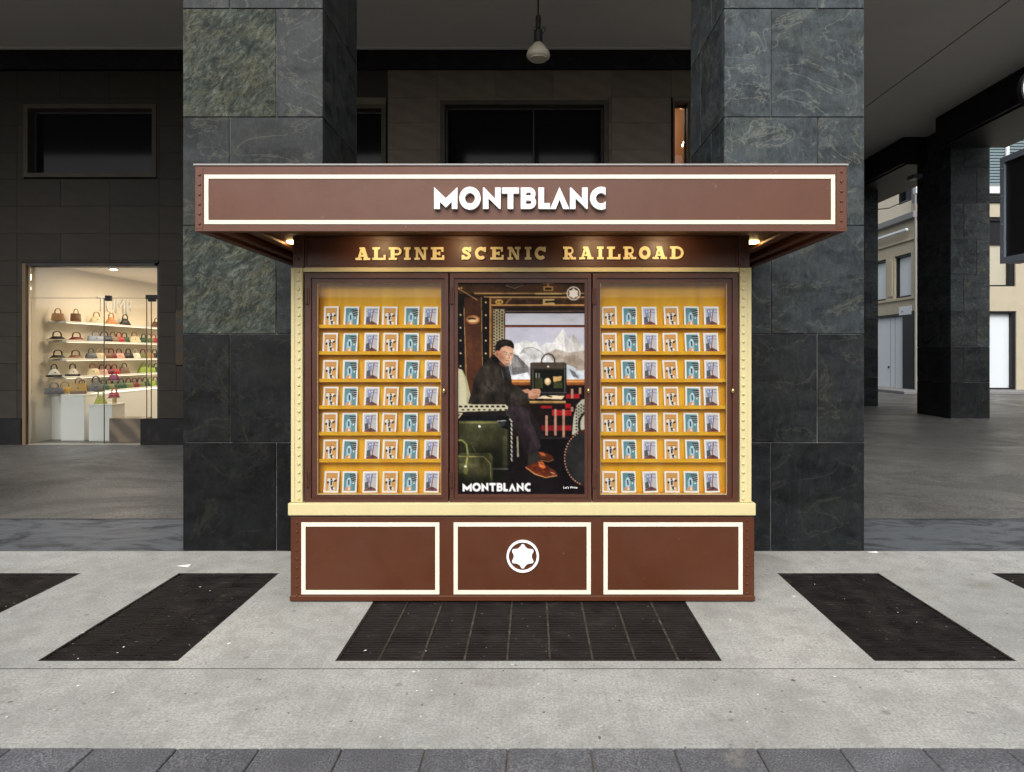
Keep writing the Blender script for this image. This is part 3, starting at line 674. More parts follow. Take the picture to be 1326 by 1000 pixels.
# building core behind the wall: keeps its rooms dark
bm = bmesh.new()
core = box('core_or_blocking_wall', X(893, WY) , X(905, WY), WY + .3, 21, -.1, HCEIL - .004, M_wall, wall, 0)
box('core_or_blocking_wall', XL, X(893, WY) - .002, 20.8, 21, -.1, HCEIL - .004, M_wall, wall, 0)
box('core_or_blocking_wall', X(893, WY) + .2, 8.2, 20.8, 21, -.1, HCEIL - .004, M_wall, wall, 0); box('core_or_blocking_wall', -12.4, -12.2, PD + 1.2, WY - .06, -.1, HCEIL - .004, M_wall, wall, 0)  # walls closing the arcade ends, unseen and added to block light
# lit room behind the window at the right
lr = empty('lit_room', (2.2, WY + 1.4, 4.0), 'warm lit room behind the tall window beside the right pillar', 'room')
M_tan = plain('tan_wall', lin(196, 150, 108), .7, .03)
rx = X(893, WY) - .004
box('side_panel', rx - .015, rx, WY + .31, WY + 2.5, 3.9, 6.2, M_tan, lr, 0); box('back_panel', .9, rx - .016, WY + 2.5, WY + 2.52, 3.9, 6.2, M_tan, lr, 0); box('left_panel', .88, .898, WY + .31, WY + 2.5, 3.9, 6.2, M_tan, lr, 0)
box('ceiling_panel', .9, rx - .016, WY + .31, WY + 2.5, 6.201, 6.25, M_shopwall, lr, 0); box('floor_panel', .9, rx - .016, WY + .31, WY + 2.5, 3.85, 3.899, M_tan, lr, 0)
for px, py in ((882, 139), (884, 188), (886, 184), (889, 181)):
    d = (rx - .02) * F / (px - PX)
    box('spotlight', rx - .03, rx - .016, d - .03, d + .03, Z(py, d) - .015, Z(py, d) + .015, M_spot, lr, .004)
la = bpy.data.lights.new('lit_room_lamp', 'AREA'); la.energy = 9; la.size = .8; la.color = (1, .78, .55)
lo = bpy.data.objects.new('lit_room_lamp', la); COL.objects.link(lo); lo.location = (1.7, WY + 1.4, 6.15)

# bronze door panel beside the shop
ip = empty('intercom_panel', (X(236, WY), WY, Z(473, WY)), 'bronze intercom panel on the wall beside the left pillar', 'panel')
box('plate', X(228, WY) + .004, X(244, WY) - .004, WY - .03, WY + .05, Z(473, WY), Z(402, WY), plain('bronze', lin(66, 55, 38), .4), ip, .006)
for y in (412, 428, 446): box('letter_slot', X(230, WY) + .01, X(243, WY) - .02, WY - .036, WY - .029, Z(y + 9, WY), Z(y, WY), M_iron, ip, .002)

# ------------------------------------------------------------------ shop on the left
SFZ = FZ + .004; SY = WY + .31; SD = 19.0; SCZ = SZ1 + .06
WXL = X(34, WY) - .02
bm = bmesh.new(); add_box(bm, WXL - .045, WXL, WY + .06, SD, -.1, SCZ + .2); prop(put('shop_side_wall', bm_mesh(bm), M_shopwall), kind='structure')
bm = bmesh.new(); add_box(bm, WXL, -2.6, SD, SD + .2, -.1, SCZ + .2); prop(put('shop_back_wall', bm_mesh(bm), M_shopwall), kind='structure')
bm = bmesh.new(); add_box(bm, -2.8, -2.6, SY, SD, -.1, SCZ + .2); prop(put('shop_right_wall', bm_mesh(bm), M_shopwall), kind='structure')
bm = bmesh.new(); add_box(bm, WXL, -2.8, SY, SD, SCZ, SCZ + .2); prop(put('shop_ceiling', bm_mesh(bm), M_shopwall), kind='structure')
bm = bmesh.new(); add_box(bm, WXL - .02, -2.8, WY + .02, SD, -.05, SFZ); prop(put('shop_floor', bm_mesh(bm), M_shopfloor), kind='structure')
sf = empty('shop_window', (-7.3, WY + .1, SFZ), 'frameless glass shop front with black corner clamps', 'shop window')
box('jamb', SX0 - .066, SX0 - .003, WY - .01, WY + .055, FZ - .02, SZ1 + .01, plain('bronze_jamb', lin(112, 92, 70), .5), sf, .004)
box('jamb', SX1 - .04, SX1 + .006, WY + .055, WY + .3, FZ, SZ1 + .01, M_iron, sf, .004)
box('head', SX0, SX1 - .045, WY + .0, WY + .3, SZ1 - .03, SZ1 + .015, M_iron, sf, .004)
GZ = Z(386, WY + .1); gx = [SX0, X(135, WY + .1), X(190, WY + .1), X(196, WY + .1), SX1 - .045]
box('glass_pane', SX0 + .002, SX1 - .05, WY + .095, WY + .105, GZ + .004, SZ1 - .032, M_shopglass, sf, .001)
for a, b in zip(gx, gx[1:]):
    box('glass_pane', a + .006, b - .006, WY + .095, WY + .105, SFZ, GZ - .004, M_shopglass, sf, .001)
for xg in gx[1:-1]: box('pane_edge', xg - .005, xg + .005, WY + .093, WY + .107, SFZ, GZ - .004, M_iron, sf, 0)
box('pane_edge', SX0 + .002, SX1 - .05, WY + .094, WY + .106, GZ - .003, GZ + .003, M_tin, sf, 0)
box('clamp', X(132, WY), X(139, WY), WY + .07, WY + .13, GZ - .05, GZ + .04, M_black, sf, .004)
box('clamp', X(185, WY), X(200, WY), WY + .07, WY + .13, GZ - .02, GZ + .05, M_black, sf, .004); box('clamp', X(188, WY), X(197, WY), WY + .07, WY + .13, GZ - .06, GZ - .022, M_black, sf, .004)

# shelves, counter, pedestals
SHX = WXL; SZS = [2.17, 1.83, 1.505, 1.195]; names_ = ['top', 'second', 'third', 'fourth']
for k, z in enumerate(SZS):
    e = empty('wall_shelf', (SHX, 14, z), f'{names_[k]} white wall shelf of handbags in the shop', 'shelf', 'wall shelves in the shop')
    box('board', SHX + .002, SHX + .30, 11.5, 18.9, z - .03, z, M_shopwhite, e, .003)
    box('light_strip', SHX + .27, SHX + .285, 11.55, 18.8, z - .036, z - .031, M_led, e, 0)
ct = empty('shop_counter', (SHX + .25, 14.5, SFZ), 'long low white counter with a glowing edge along the shop wall', 'counter')
box('body', SHX + .002, SHX + .42, 11.55, 18.9, SFZ, .88, M_shopwhite, ct, .004)
box('top', SHX + .002, SHX + .45, 11.5, 18.9, .885, .91, M_shopwhite, ct, .003); box('glow_strip', SHX + .425, SHX + .445, 11.52, 18.9, .865, .883, M_led, ct, 0)
def pedestal(x0, x1, y0, y1, zt, label):
    e = empty('display_pedestal', ((x0 + x1) / 2, (y0 + y1) / 2, SFZ), label, 'pedestal', 'white pedestals in the shop')
    box('column', x0, x1, y0, y1, SFZ + .02, zt - .03, M_shopwhite, e, .004); box('top', x0 - .003, x1 + .003, y0 - .003, y1 + .003, zt - .028, zt, M_shopwhite, e, .003)
    box('foot', x0 + .01, x1 - .01, y0 + .01, y1 - .01, SFZ, SFZ + .019, M_tin, e, 0)
pedestal(-8.06, -7.66, 11.3, 11.65, .90, 'taller white pedestal carrying a patterned tote bag')
pedestal(-7.55, -7.15, 11.25, 11.6, .74, 'shorter white pedestal carrying the yellow green bag')
e = box('marble_block', X(141, 11.2), X(182, 11.2), 11.2, 11.55, SFZ, Z(542, 11.2), M_brownmarble, None, .006); prop(e, 'low brown veined marble block inside the shop glass', 'block')
# relief sign on the shop wall
def text_mesh(txt, size, depth):
    cu = bpy.data.curves.new('t', 'FONT'); cu.body = txt; cu.size = size; cu.extrude = depth; cu.resolution_u = 2
    o = bpy.data.objects.new('t', cu); COL.objects.link(o); bpy.context.view_layer.update(); dg = bpy.context.evaluated_depsgraph_get()
    me = bpy.data.meshes.new_from_object(o.evaluated_get(dg)); bpy.data.objects.remove(o); me.materials.clear(); return me
sg = empty('wall_sign', (SHX + .004, 13.0, 2.45), 'raised white letters on the shop wall above the bags', 'sign')
for tx, sz_, y, z in (('TUMB', .42, 12.75, 2.42), ('MILANO', .16, 13.15, 2.2)):
    o = put('lettering', text_mesh(tx, sz_, .012), M_shopwhite, sg, (SHX + .013, y, z)); o.rotation_euler = (R(90), 0, R(90))

# handbags
def leather(name, c): return plain(name, c, .42, .12, .45, .15)
BAGC = {'tan': (172, 128, 84), 'brown': (112, 72, 44), 'cream': (214, 200, 168), 'caramel': (190, 128, 70), 'black': (26, 24, 24), 'blue grey': (140, 150, 172), 'navy': (34, 38, 56), 'taupe': (122, 100, 82), 'red': (170, 34, 34),
        'dark green': (30, 70, 44), 'olive': (110, 116, 66), 'lime green': (150, 176, 70), 'yellow green': (176, 178, 60), 'pink': (206, 160, 146), 'burgundy': (110, 28, 38), 'magenta': (150, 36, 90), 'white': (232, 226, 212), 'grey': (92, 94, 100), 'gold': (176, 140, 60)}
BAGM = {k: leather('leather_' + k.replace(' ', '_'), lin(*c)) for k, c in BAGC.items()}
def bag_body(w, d, h, top, round_=.3):
    bm = bmesh.new(); n = 4
    lv = [(0, 1.0, 1.0), (.08, 1.03, 1.05), (.5, 1 - (1 - top) * .45, .85), (.9, top * 1.02, .5), (1.0, top * .94, .34)]
    rings = []
    for t, sx, sd in lv:
        ring = []
        for k in range(16):
            a = 2 * math.pi * k / 16; cx, cy = math.cos(a), math.sin(a); e_ = .35
            ring.append(bm.verts.new((math.copysign(abs(cx) ** e_, cx) * w / 2 * sx, math.copysign(abs(cy) ** e_, cy) * d / 2 * sd, t * h)))
        rings.append(ring)
    for a, b in zip(rings, rings[1:]):
        for k in range(16): bm.faces.new((a[k], a[(k + 1) % 16], b[(k + 1) % 16], b[k]))
    bm.faces.new(rings[0]); bm.faces.new(rings[-1]); return bm_mesh(bm, True)
def bag_handle(w, h, y, r, z0):
    bm = bmesh.new(); tube_bm(bm, [(-w / 2, y, z0), (-w / 2 * .95, y, z0 + h * .45)] + [(w / 2 * .95 * math.cos(math.pi - math.pi * k / 8), y, z0 + h * .45 + h * .55 * math.sin(math.pi * k / 8)) for k in range(1, 8)] + [(w / 2 * .95, y, z0 + h * .45), (w / 2, y, z0)], r, 6)
    return bm_mesh(bm, True)
BODY = {'tote': (.26, .12, .17, .84), 'bucket': (.2, .16, .2, 1.0), 'dome': (.26, .13, .18, .45), 'duffel': (.36, .14, .09, .55), 'bowler': (.26, .12, .14, .8), 'wide': (.36, .13, .14, .95), 'big': (.34, .16, .28, .94), 'soft': (.3, .16, .17, .7)}
BMESH = {k: bag_body(*v) for k, v in BODY.items()}
HMESH = {k: [bag_handle(v[0] * .45, .12 if k != 'big' else .16, s_ * v[1] * .14, .009, v[2] * .93) for s_ in (-1, 1)] for k, v in BODY.items()}
def bag(kind, colour, loc, rz, label, two=True, hcol=None, scale=1.0, base=None, group='handbags on display in the shop'):
    e = empty('handbag', loc, label, 'handbag', group, rz); e.scale = (scale,) * 3
    w, d, h, t = BODY[kind]
    o = put('body', BMESH[kind].copy(), BAGM[colour], e, (0, 0, 0), True)
    for m in HMESH[kind][:2 if two else 1]:
        put('handle', m.copy(), BAGM[hcol or colour], e, (0, 0, 0), True)
    bm = bmesh.new(); add_box(bm, -w * .05, w * .05, -d * .5, -d * .44, h * .5, h * .62, .003)
    o = put('clasp', bm_mesh(bm), M_brass, e, (0, 0, 0), True)
    if base:
        bm = bmesh.new(); add_box(bm, -w * .53, w * .53, -d * .54, d * .54, 0, h * .28, .01, 2); put('base_trim', bm_mesh(bm), BAGM[base], e, (0, 0, 0), True)
    return e
ORD = ['first', 'second', 'third', 'fourth', 'fifth', 'sixth', 'seventh', 'eighth', 'ninth', 'tenth', 'eleventh', 'twelfth', 'thirteenth', 'fourteenth', 'fifteenth', 'sixteenth']
def d_at(px, x=SHX + .16): return -x * F / (PX - px)
rows = [
 (0, [('tote', 'tan', 75), ('bucket', 'brown', 98), ('soft', 'cream', 125), ('dome', 'caramel', 144), ('dome', 'black', 162), ('tote', 'brown', 203)]),
 (1, [('duffel', 'black', 74), ('duffel', 'burgundy', 99), ('wide', 'blue grey', 124), ('wide', 'navy', 135), ('bowler', 'taupe', 146), ('bowler', 'red', 154), ('bowler', 'dark green', 161), ('soft', 'cream', 174), ('bowler', 'dark green', 186), ('bowler', 'olive', 193), ('bowler', 'red', 199)]),
 (2, [('duffel', 'black', 75), ('duffel', 'brown', 98), ('bowler', 'grey', 118), ('bowler', 'cream', 129), ('bowler', 'brown', 138), ('bowler', 'burgundy', 144), ('bowler', 'pink', 154), ('bowler', 'black', 166), ('bowler', 'white', 175), ('bowler', 'olive', 185), ('bowler', 'tan', 193), ('bowler', 'black', 200)]),
 (3, [('dome', 'white', 70), ('dome', 'white', 94), ('soft', 'cream', 120), ('bowler', 'pink', 132), ('bowler', 'burgundy', 140), ('bowler', 'red', 148), ('tote', 'taupe', 161), ('soft', 'lime green', 186), ('bowler', 'lime green', 195), ('bowler', 'dark green', 202)]),
 (4, [('wide', 'grey', 70), ('wide', 'gold', 84), ('tote', 'olive', 106), ('bowler', 'dark green', 134), ('bowler', 'olive', 141), ('bowler', 'dark green', 149), ('bowler', 'dark green', 157), ('bowler', 'olive', 166), ('bowler', 'burgundy', 174), ('bowler', 'olive', 181), ('bowler', 'dark green', 188), ('bowler', 'lime green', 195), ('bowler', 'olive', 201)])]
shn = ['top shelf', 'second shelf down', 'third shelf down', 'fourth shelf down', 'glowing counter']
adj = {'tote': 'square tote bag', 'bucket': 'tall bucket bag', 'dome': 'rounded handbag', 'duffel': 'flat winged handbag', 'bowler': 'small handbag', 'wide': 'wide handbag', 'soft': 'slouchy handbag', 'big': 'large tote'}
for ri, items in rows:
    zt = (SZS + [.91])[ri] + .001
    for k, (kind, colr, px) in enumerate(items):
        x = SHX + (.16 if ri < 4 else .24); dd = d_at(px, x)
        sc = .76 if px < 172 else .74
        hc = {'white': 'black', 'cream': 'tan'}.get(colr) if kind in ('dome', 'soft') else ('burgundy' if colr in ('olive', 'pink') and ri > 1 else None)
        bag(kind, colr, (x, dd, zt), R(90 - 38), f'{colr} {adj[kind]}, {ORD[k]} from the left on the shop\'s {shn[ri]}', kind not in ('bucket',), hc, sc, base='cream' if kind == 'duffel' else ('black' if colr == 'white' and kind == 'dome' else None), group='handbags along the shop wall')
bag('big', 'gold', (-7.87, 11.47, .901), R(25), 'large patterned tan tote on the taller white pedestal', hcol='brown', base='taupe', scale=.66)
bag('dome', 'grey', (SHX + .42, d_at(124, SHX + .42), .911), R(40), 'big blue grey bag at the front of the shop counter', scale=.95, hcol='navy')
bag('dome', 'yellow green', (-7.43, 11.38, .741), R(15), 'yellow green rounded bag on the shorter pedestal', scale=.72)
rk = empty('acrylic_riser', (-7.22, 11.42, .741), 'small clear riser carrying a red and a magenta bag', 'stand')
M_acr = glass('acrylic', (.93, .95, .94), 0)
box('foot', -7.25, -7.19, 11.40, 11.44, .741, .83, M_brass, rk, .003); box('plate', -7.3, -7.15, 11.33, 11.5, .831, .845, M_acr, rk, .002)
box('post', -7.225, -7.215, 11.485, 11.495, .846, 1.13, M_tin, rk, .001); box('upper_plate', -7.3, -7.15, 11.33, 11.5, 1.131, 1.145, M_acr, rk, .002)
bag('bowler', 'red', (-7.22, 11.41, .846), R(8), 'red bag on the lower plate of the riser', scale=.62)
bag('bowler', 'magenta', (-7.22, 11.41, 1.146), R(8), 'magenta bag on the upper plate of the riser', scale=.6)
# shop ceiling lights
for k, (x, y) in enumerate([(-7.6, 12.0), (-6.6, 12.6), (-7.3, 13.6), (-6.2, 14.2), (-7.0, 15.6), (-5.6, 12.2), (-7.6, 16.8)]):
    e = empty('ceiling_spot', (x, y, SCZ - .02), f'recessed spotlight in the shop ceiling, {ORD[k]} in from the glass', 'spotlight', 'recessed spotlights in the shop ceiling')
    put('rim', bm_mesh(lathe([(.075, 0), (.08, .005), (.08, .019), (.06, .019), (.06, .004)][:4], 20)), M_shopwhite, e, (x, y, SCZ - .019)); put('bulb', bm_mesh(lathe([(.05, -.006), (.056, -.002), (.056, .0)], 16)), M_spot, e, (x, y, SCZ - .02))
for x, y, z, e_, sz in ((-6.6, 12.6, SCZ - .06, 62, 1.6), (-6.2, 15.8, SCZ - .06, 80, 2.2)):
    la = bpy.data.lights.new('shop_lamp', 'AREA'); la.energy = e_; la.size = sz; la.color = (1, .82, .60); lo = bpy.data.objects.new('shop_lamp', la); COL.objects.link(lo); lo.location = (x, y, z)

# ------------------------------------------------------------------ pendant lamp
PLY = 8.5; plx = X(697, PLY); pz = Z(83, PLY)
pe = empty('pendant_lamp', (plx, PLY, pz), 'unlit pendant lamp with opal bulb hanging from the arcade ceiling', 'lamp')
u = PLY / F
pz = Z(75.5, PLY)
put('bulb', bm_mesh(lathe([(.001, -1.6 * u), (8 * u, -1.4 * u), (12.2 * u, -.6 * u), (14.6 * u, .8 * u), (15.4 * u, 3.5 * u), (14.4 * u, 7.5 * u), (11.6 * u, 12 * u), (8.2 * u, 16 * u), (6 * u, 18.5 * u), (5.2 * u, 20 * u)], 32), True), M_bulb, pe, (plx, PLY, pz))
put('lens_ring', bm_mesh(lathe([(10.2 * u, -1.2 * u), (11.2 * u, -2.0 * u), (12.0 * u, -.8 * u), (10.5 * u, -.5 * u)], 28), True), M_bulb, pe, (plx, PLY, pz))
pz -= 7.5 * u
put('socket', bm_mesh(lathe([(5.6 * u, 26 * u), (5.6 * u, 42 * u), (3.2 * u, 46 * u), (2.6 * u, 48 * u)], 20)), M_iron, pe, (plx, PLY, pz))
put('neck', bm_mesh(lathe([(3.3 * u, 47 * u), (3.6 * u, 60 * u), (2.4 * u, 63 * u), (1.2 * u, 64 * u)], 16)), M_iron, pe, (plx, PLY, pz))
put('stem', bm_mesh(lathe([(1.1 * u, 63 * u), (1.1 * u, HCEIL - pz - .0)], 12)), M_iron, pe, (plx, PLY, pz))
bm = bmesh.new(); tube_bm(bm, [(2.5 * u, 0, 44 * u), (6 * u, -.01, 39 * u), (9 * u, -.01, 43 * u), (9 * u, -.01, 47 * u), (7 * u, -.01, 47.5 * u), (3 * u, 0, 43 * u)], .5 * u, 6); put('wire_loop', bm_mesh(bm), M_iron, pe, (plx, PLY, pz))
bm = bmesh.new(); tube_bm(bm, [(-2.5 * u, 0, 50 * u), (-5.6 * u, -.01, 46 * u), (-5.5 * u, -.01, 42 * u), (-3 * u, 0, 40 * u)], .4 * u, 6); put('wire_loop', bm_mesh(bm), M_iron, pe, (plx, PLY, pz))

# ------------------------------------------------------------------ hanging sign box and round sign at the right edge
sb = empty('hanging_sign', (5.0, 6.5, 2.55), 'black sign box in a grey metal frame at the right edge', 'sign')
A = R(-6)
def rot_part(o): return o
sx0, sx1, sy0, sy1, sz0, sz1 = 4.97, 5.15, 5.85, 7.0, Z(342, 7.0), Z(205, 7.0)
box('case', sx0 + .012, sx1, sy0, sy1, sz0, sz1, M_signframe, sb, .01)
def side_frame(x0, x1, y0, y1, z0, z1, w, mat, parent):
    o = ring_frame('frame', y0, y1, z0, z1, w, -(x1 - x0) / 2, (x1 - x0) / 2, mat, None, .004)
    o.rotation_euler = (0, 0, R(90)); o.parent = parent; o.location = Vector(((x0 + x1) / 2, (y0 + y1) / 2, (z0 + z1) / 2)) - wloc(parent); return o
side_frame(sx0 - .03, sx0 + .01, sy0 + .0, sy1, sz0 + .002, sz1 - .002, .06, M_signframe, sb)
box('black_face', sx0 - .008, sx0 + .009, sy0 + .062, sy1 - .062, sz0 + .064, sz1 - .064, M_black, sb, 0)
for z in np.linspace(sz0 + .12, sz1 - .12, 4): box('screw', sx0 - .036, sx0 - .028, sy1 - .04, sy1 - .025, z - .007, z + .007, M_tin, sb, .002)
for y in (6.05, 6.35): put('rod', bm_mesh(lathe([(.012, 0), (.012, HCEIL - sz1 - .001)], 10)), M_iron, sb, (5.08, y, sz1))
rdp = empty('round_sign', (X(1349, 6.4), 6.4, Z(116, 6.4)), 'pale round sign in a black rim above the sign box', 'sign')
rr_ = 28 * 6.4 / F
put('rim', bm_mesh(lathe([(rr_, -.04), (rr_ + .012, -.03), (rr_ + .012, .03), (rr_ - .004, .03), (rr_ - .004, -.04)], 40, 'Y')), M_black, rdp, wloc(rdp))
put('face', bm_mesh(lathe([(.01, .033), (rr_ - .02, .036), (rr_ - .006, .031)], 40, 'Y')), M_mint, rdp, wloc(rdp))
box('bracket', rdp.location.x + .05, 5.08, 6.44, 6.47, rdp.location.z - .02, rdp.location.z + .02, M_iron, rdp)

# ------------------------------------------------------------------ corner building across the side street
BXX, BYY = 14.2, 24.5; BZ = ZF + .096
cb = empty('corner_building', (BXX, BYY, BZ), 'beige corner building with white shutters across the side street', 'building')
def sz_(px, py):   # side facade at X = BXX
    d = BXX * F / (px - PX); return d, Z(py, d)
def zside(py, px=1187): return Z(py, BXX * F / (px - PX))
def d_side(px): return BXX * F / (px - PX)
zg, zc1, z1a, z1b, zcor, zu0, zu1 = Z(404, BYY), Z(392, BYY), Z(383, BYY), Z(325, BYY), Z(278, BYY), Z(270, BYY), Z(226, BYY)
TOP = 17
def fac(name, y0, y1, z0, z1, mat, off=0.0, th=.3, bevel=.006, parent=cb): return box(name, BXX - off, BXX - off + th, y0, y1, z0, z1, mat, parent, bevel)
# side facade (faces the arcade)
ya, yb = BYY, 34
dwin = [(d_side(1180), d_side(1158)), (d_side(1147), d_side(1128))]
sd0, sd1 = d_side(1169), d_side(1128)
bx = BXX
def grid_wall(x_off, ys, z0, z1, mat, holes_):
    rs_ = [(ys[0], ys[1], z0, z1)]
    for h in holes_:
        n = []
        for a, b, c_, d_ in rs_:
            hx0, hx1, hz0, hz1 = h
            if b <= hx0 or a >= hx1 or d_ <= hz0 or c_ >= hz1: n.append((a, b, c_, d_)); continue
            if a < hx0: n.append((a, hx0, c_, d_))
            if b > hx1: n.append((hx1, b, c_, d_))
            a2, b2 = max(a, hx0), min(b, hx1)
            if c_ < hz0: n.append((a2, b2, c_, hz0))
            if d_ > hz1: n.append((a2, b2, hz1, d_))
        rs_ = n
    bm = bmesh.new()
    for a, b, c_, d_ in rs_: add_box(bm, x_off, x_off + .35, a, b, c_, d_)
    return bm
wh = [(dwin[0][0], dwin[0][1], z1a, z1b), (dwin[1][0], dwin[1][1], z1a, z1b), (d_side(1182), sd1, BZ, zg), (d_side(1180), d_side(1161), zu0 + .4, zu1 + 1.0)]
put('wall', bm_mesh(grid_wall(BXX, (BYY + .355, yb), BZ - .2, zcor, M_travertine, wh)), M_travertine, cb)
put('wall', bm_mesh(grid_wall(BXX + .05, (BYY + .405, yb), zcor + .001, TOP, M_beige, wh)), M_beige, cb)
fac('cornice', BYY - .1, yb, zcor - .12, zcor + .12, M_greystone, .18, .5, .02); fac('string_course', BYY - .02, yb, z1b + .45, z1b + .53, M_travertine, .06, .1); fac('sill_band', BYY - .02, yb, z1a - .1, z1a - .005, M_travertine, .05, .1)
fac('awning_rail', BYY + .3, yb - 4, z1b + .8, z1b + .9, M_shutter, .22, .1, .02)
def side_window(y0, y1, z0, z1, pane, blind=None):
    w = box('window', BXX + .2, BXX + .24, y0, y1, z0, z1, pane, cb, 0)
    for (a, b, c_, d_) in ((y0, y0 + .09, z0, z1), (y1 - .09, y1, z0, z1), (y0 + .092, y1 - .092, z0, z0 + .08), (y0 + .092, y1 - .092, z1 - .08, z1)): box('frame', BXX + .08, BXX + .198, a, b, c_, d_, M_black, w, .004)
    if blind: box('blind', BXX + .17, BXX + .195, y0 + .1, y1 - .1, z0 + .09 + (z1 - z0) * blind[1], z1 - .09, blind[0], w, 0)
side_window(*dwin[0], z1a, z1b, M_darkglass, (M_shutter, 0)); side_window(*dwin[1], z1a, z1b, M_darkglass, (M_shutter, 0))
side_window(d_side(1180), d_side(1161), zu0 + .4, zu1 + 1.0, M_darkglass, (M_bluegrey, .4))
pnl = fac('niche_panel', d_side(1156), d_side(1150), z1a + .1, z1b - .1, M_travertine, .03, .05)
sh = box('shutter_door', BXX + .1, BXX + .14, sd0, sd1, BZ, zg - .1, M_shutter, cb, .004); box('handle', BXX + .06, BXX + .098, d_side(1148) - .04, d_side(1148) + .04, BZ + .75, BZ + .83, M_black, sh, .01)
for yj in (d_side(1156), d_side(1150)): box('seam', BXX + .094, BXX + .099, yj - .008, yj + .008, BZ + .01, zg - .12, M_greystone, sh, 0)
box('door_head', BXX + .02, BXX + .2, sd0, sd1, zg - .098, zg, M_black, cb, .004); box('dark_pier', BXX - .02, BXX + .3, d_side(1184), sd0 - .01, BZ, zg + .06, M_black, cb, .004)
pq = fac('street_plaque', d_side(1181), d_side(1165), Z(407, 24.8), Z(396, 24.8), M_shutter, .03, .028)
o = put('lettering', text_mesh('VIA', .1, .002), M_greystone, pq, (BXX - .034, d_side(1168), Z(403.5, 24.8))); o.rotation_euler = (R(90), 0, R(-90))
bm = bmesh.new(); tube_bm(bm, [(0, 0, 0), (0, 0, TOP - BZ - .3)], .035, 10); put('downpipe', bm_mesh(bm), M_greystone, cb, (BXX - .08, BYY - .08, BZ))
# front facade (faces the camera)
def fx(px): return X(px, BYY)
def fz(py): return Z(py, BYY)
fh = [(fx(1278), fx(1316), BZ, fz(403)), (fx(1270), fx(1315), fz(371), fz(281)), (fx(1252), fx(1400), fz(239), fz(120)), (fx(1340), fx(1378), BZ, fz(403)), (fx(1340), fx(1376), fz(371), fz(281))]
def yswap(bm):
    for v in bm.verts: v.co = Vector((v.co.y, v.co.x, v.co.z))
    return bm
put('wall', bm_mesh(yswap(grid_wall(BYY, (BXX, 30), BZ - .2, fz(262), None, fh))), M_travertine, cb); put('wall', bm_mesh(yswap(grid_wall(BYY + .05, (BXX + .05, 30), fz(262) + .001, TOP, None, fh))), M_greystone, cb)
def front_open(x0, x1, z0, z1, mat, name, fw=.12):
    w = box(name, x0, x1, BYY + .22, BYY + .26, z0, z1, mat, cb, 0)
    for (a, b, c_, d_) in ((x0, x0 + fw, z0, z1), (x1 - fw, x1, z0, z1), (x0 + fw + .002, x1 - fw - .002, z1 - fw * .7, z1), (x0 + fw + .002, x1 - fw - .002, z0, z0 + .06)): box('frame', a, b, BYY + .06, BYY + .218, c_, d_, M_black, w, .004)
    return w
front_open(fx(1278), fx(1316), BZ, fz(403), M_shutter, 'shop_blind'); front_open(fx(1340), fx(1378), BZ, fz(403), M_shutter, 'shop_blind')
w = front_open(fx(1270), fx(1315), fz(371), fz(281), plain('cream_blind', lin(176, 170, 152), .7), 'window', .2); box('dark_head', fx(1270) + .21, fx(1315) - .21, BYY + .15, BYY + .216, fz(316), fz(283), M_black, w, 0)
front_open(fx(1340), fx(1376), fz(371), fz(281), M_darkglass, 'window', .2)
rb = box('ribbon_window', fx(1252), fx(1400), BYY + .25, BYY + .29, fz(239), fz(120), M_bluegrey, cb, 0)
for k in range(30): zz = fz(238) + (fz(121) - fz(238)) * k / 30; box('blind_slat', fx(1253), fx(1399), BYY + .2, BYY + .24, zz, zz + .085, M_bluegrey, rb, .006)
for px in (1262, 1308, 1354): box('mullion', fx(px) - .06, fx(px) + .06, BYY + .1, BYY + .19, fz(239), fz(120), M_shutter, rb, .006)
box('cornice', BXX - .1, 30, BYY - .16, BYY + .04, fz(252), fz(243), M_shutter, cb, .02); box('dark_course', BXX + .0, 30, BYY - .06, BYY + .045, fz(263), fz(256), M_black, cb, .01)
cbl = bmesh.new(); tube_bm(cbl, [(11.0, 22.5, Z(270, 22.0)), (12.6, 23.4, Z(268, 23.2)), (14.15, 24.9, Z(258, 24.9))], .02, 6)
prop(put('overhead_cable', bm_mesh(cbl), M_iron), 'thin black cable crossing in front of the beige building', 'cable')
# terrace across the square, behind the camera: what the kiosk glass mirrors
tb = empty('terrace_building', (0, -48, -.16), 'pale stone terrace across the square behind the viewer', 'building')
box('wall', -60, 60, -60, -48, -.16, 6.4, M_travertine, tb, 0)
for k in range(20):
    for z in (1,):
        w = box('window', -57 + k * 6, -54.2 + k * 6, -48.05, -47.9, z, z + 2.7, M_darkglass, tb, 0)
#@@KIOSK
# ------------------------------------------------------------------ kiosk
KD = 4.258; KF = 4.272                 # base front plane, body front plane
kx0, kx1 = X(376, KD), X(977, KD); KB = 5.30
kiosk = empty('kiosk', ((kx0 + kx1) / 2, 4.78, 0), 'brown and cream railway style display kiosk between two slate pillars', 'kiosk')
zb1 = Z(669, KD)
base = box('base', kx0, kx1, KD, KB, .012, zb1, M_brown, kiosk, .006, 2)
box('skirting', kx0 - .004, kx1 + .004, KD - .004, KB, .007, Z(771.5, KD), M_brown, base, .004)
def stripe_rect(px0, py0, px1, py1, d, wpx, parent, mat=M_ivory, proud=.004):
    return ring_frame('stripe', X(px0, d), X(px1, d), Z(py1, d), Z(py0, d), wpx * d / F, d - proud, d + .002, mat, parent, .001)
for a, b in ((390.5, 569), (587.5, 765), (781.5, 961.5)):
    stripe_rect(a, 676.5, b, 769.5, KD, 5.3, base)
    box('panel', X(a + 6.2, KD), X(b - 6.2, KD), KD - .0015, KD + .002, Z(763.3, KD), Z(682.7, KD), M_brown, base, .0008)
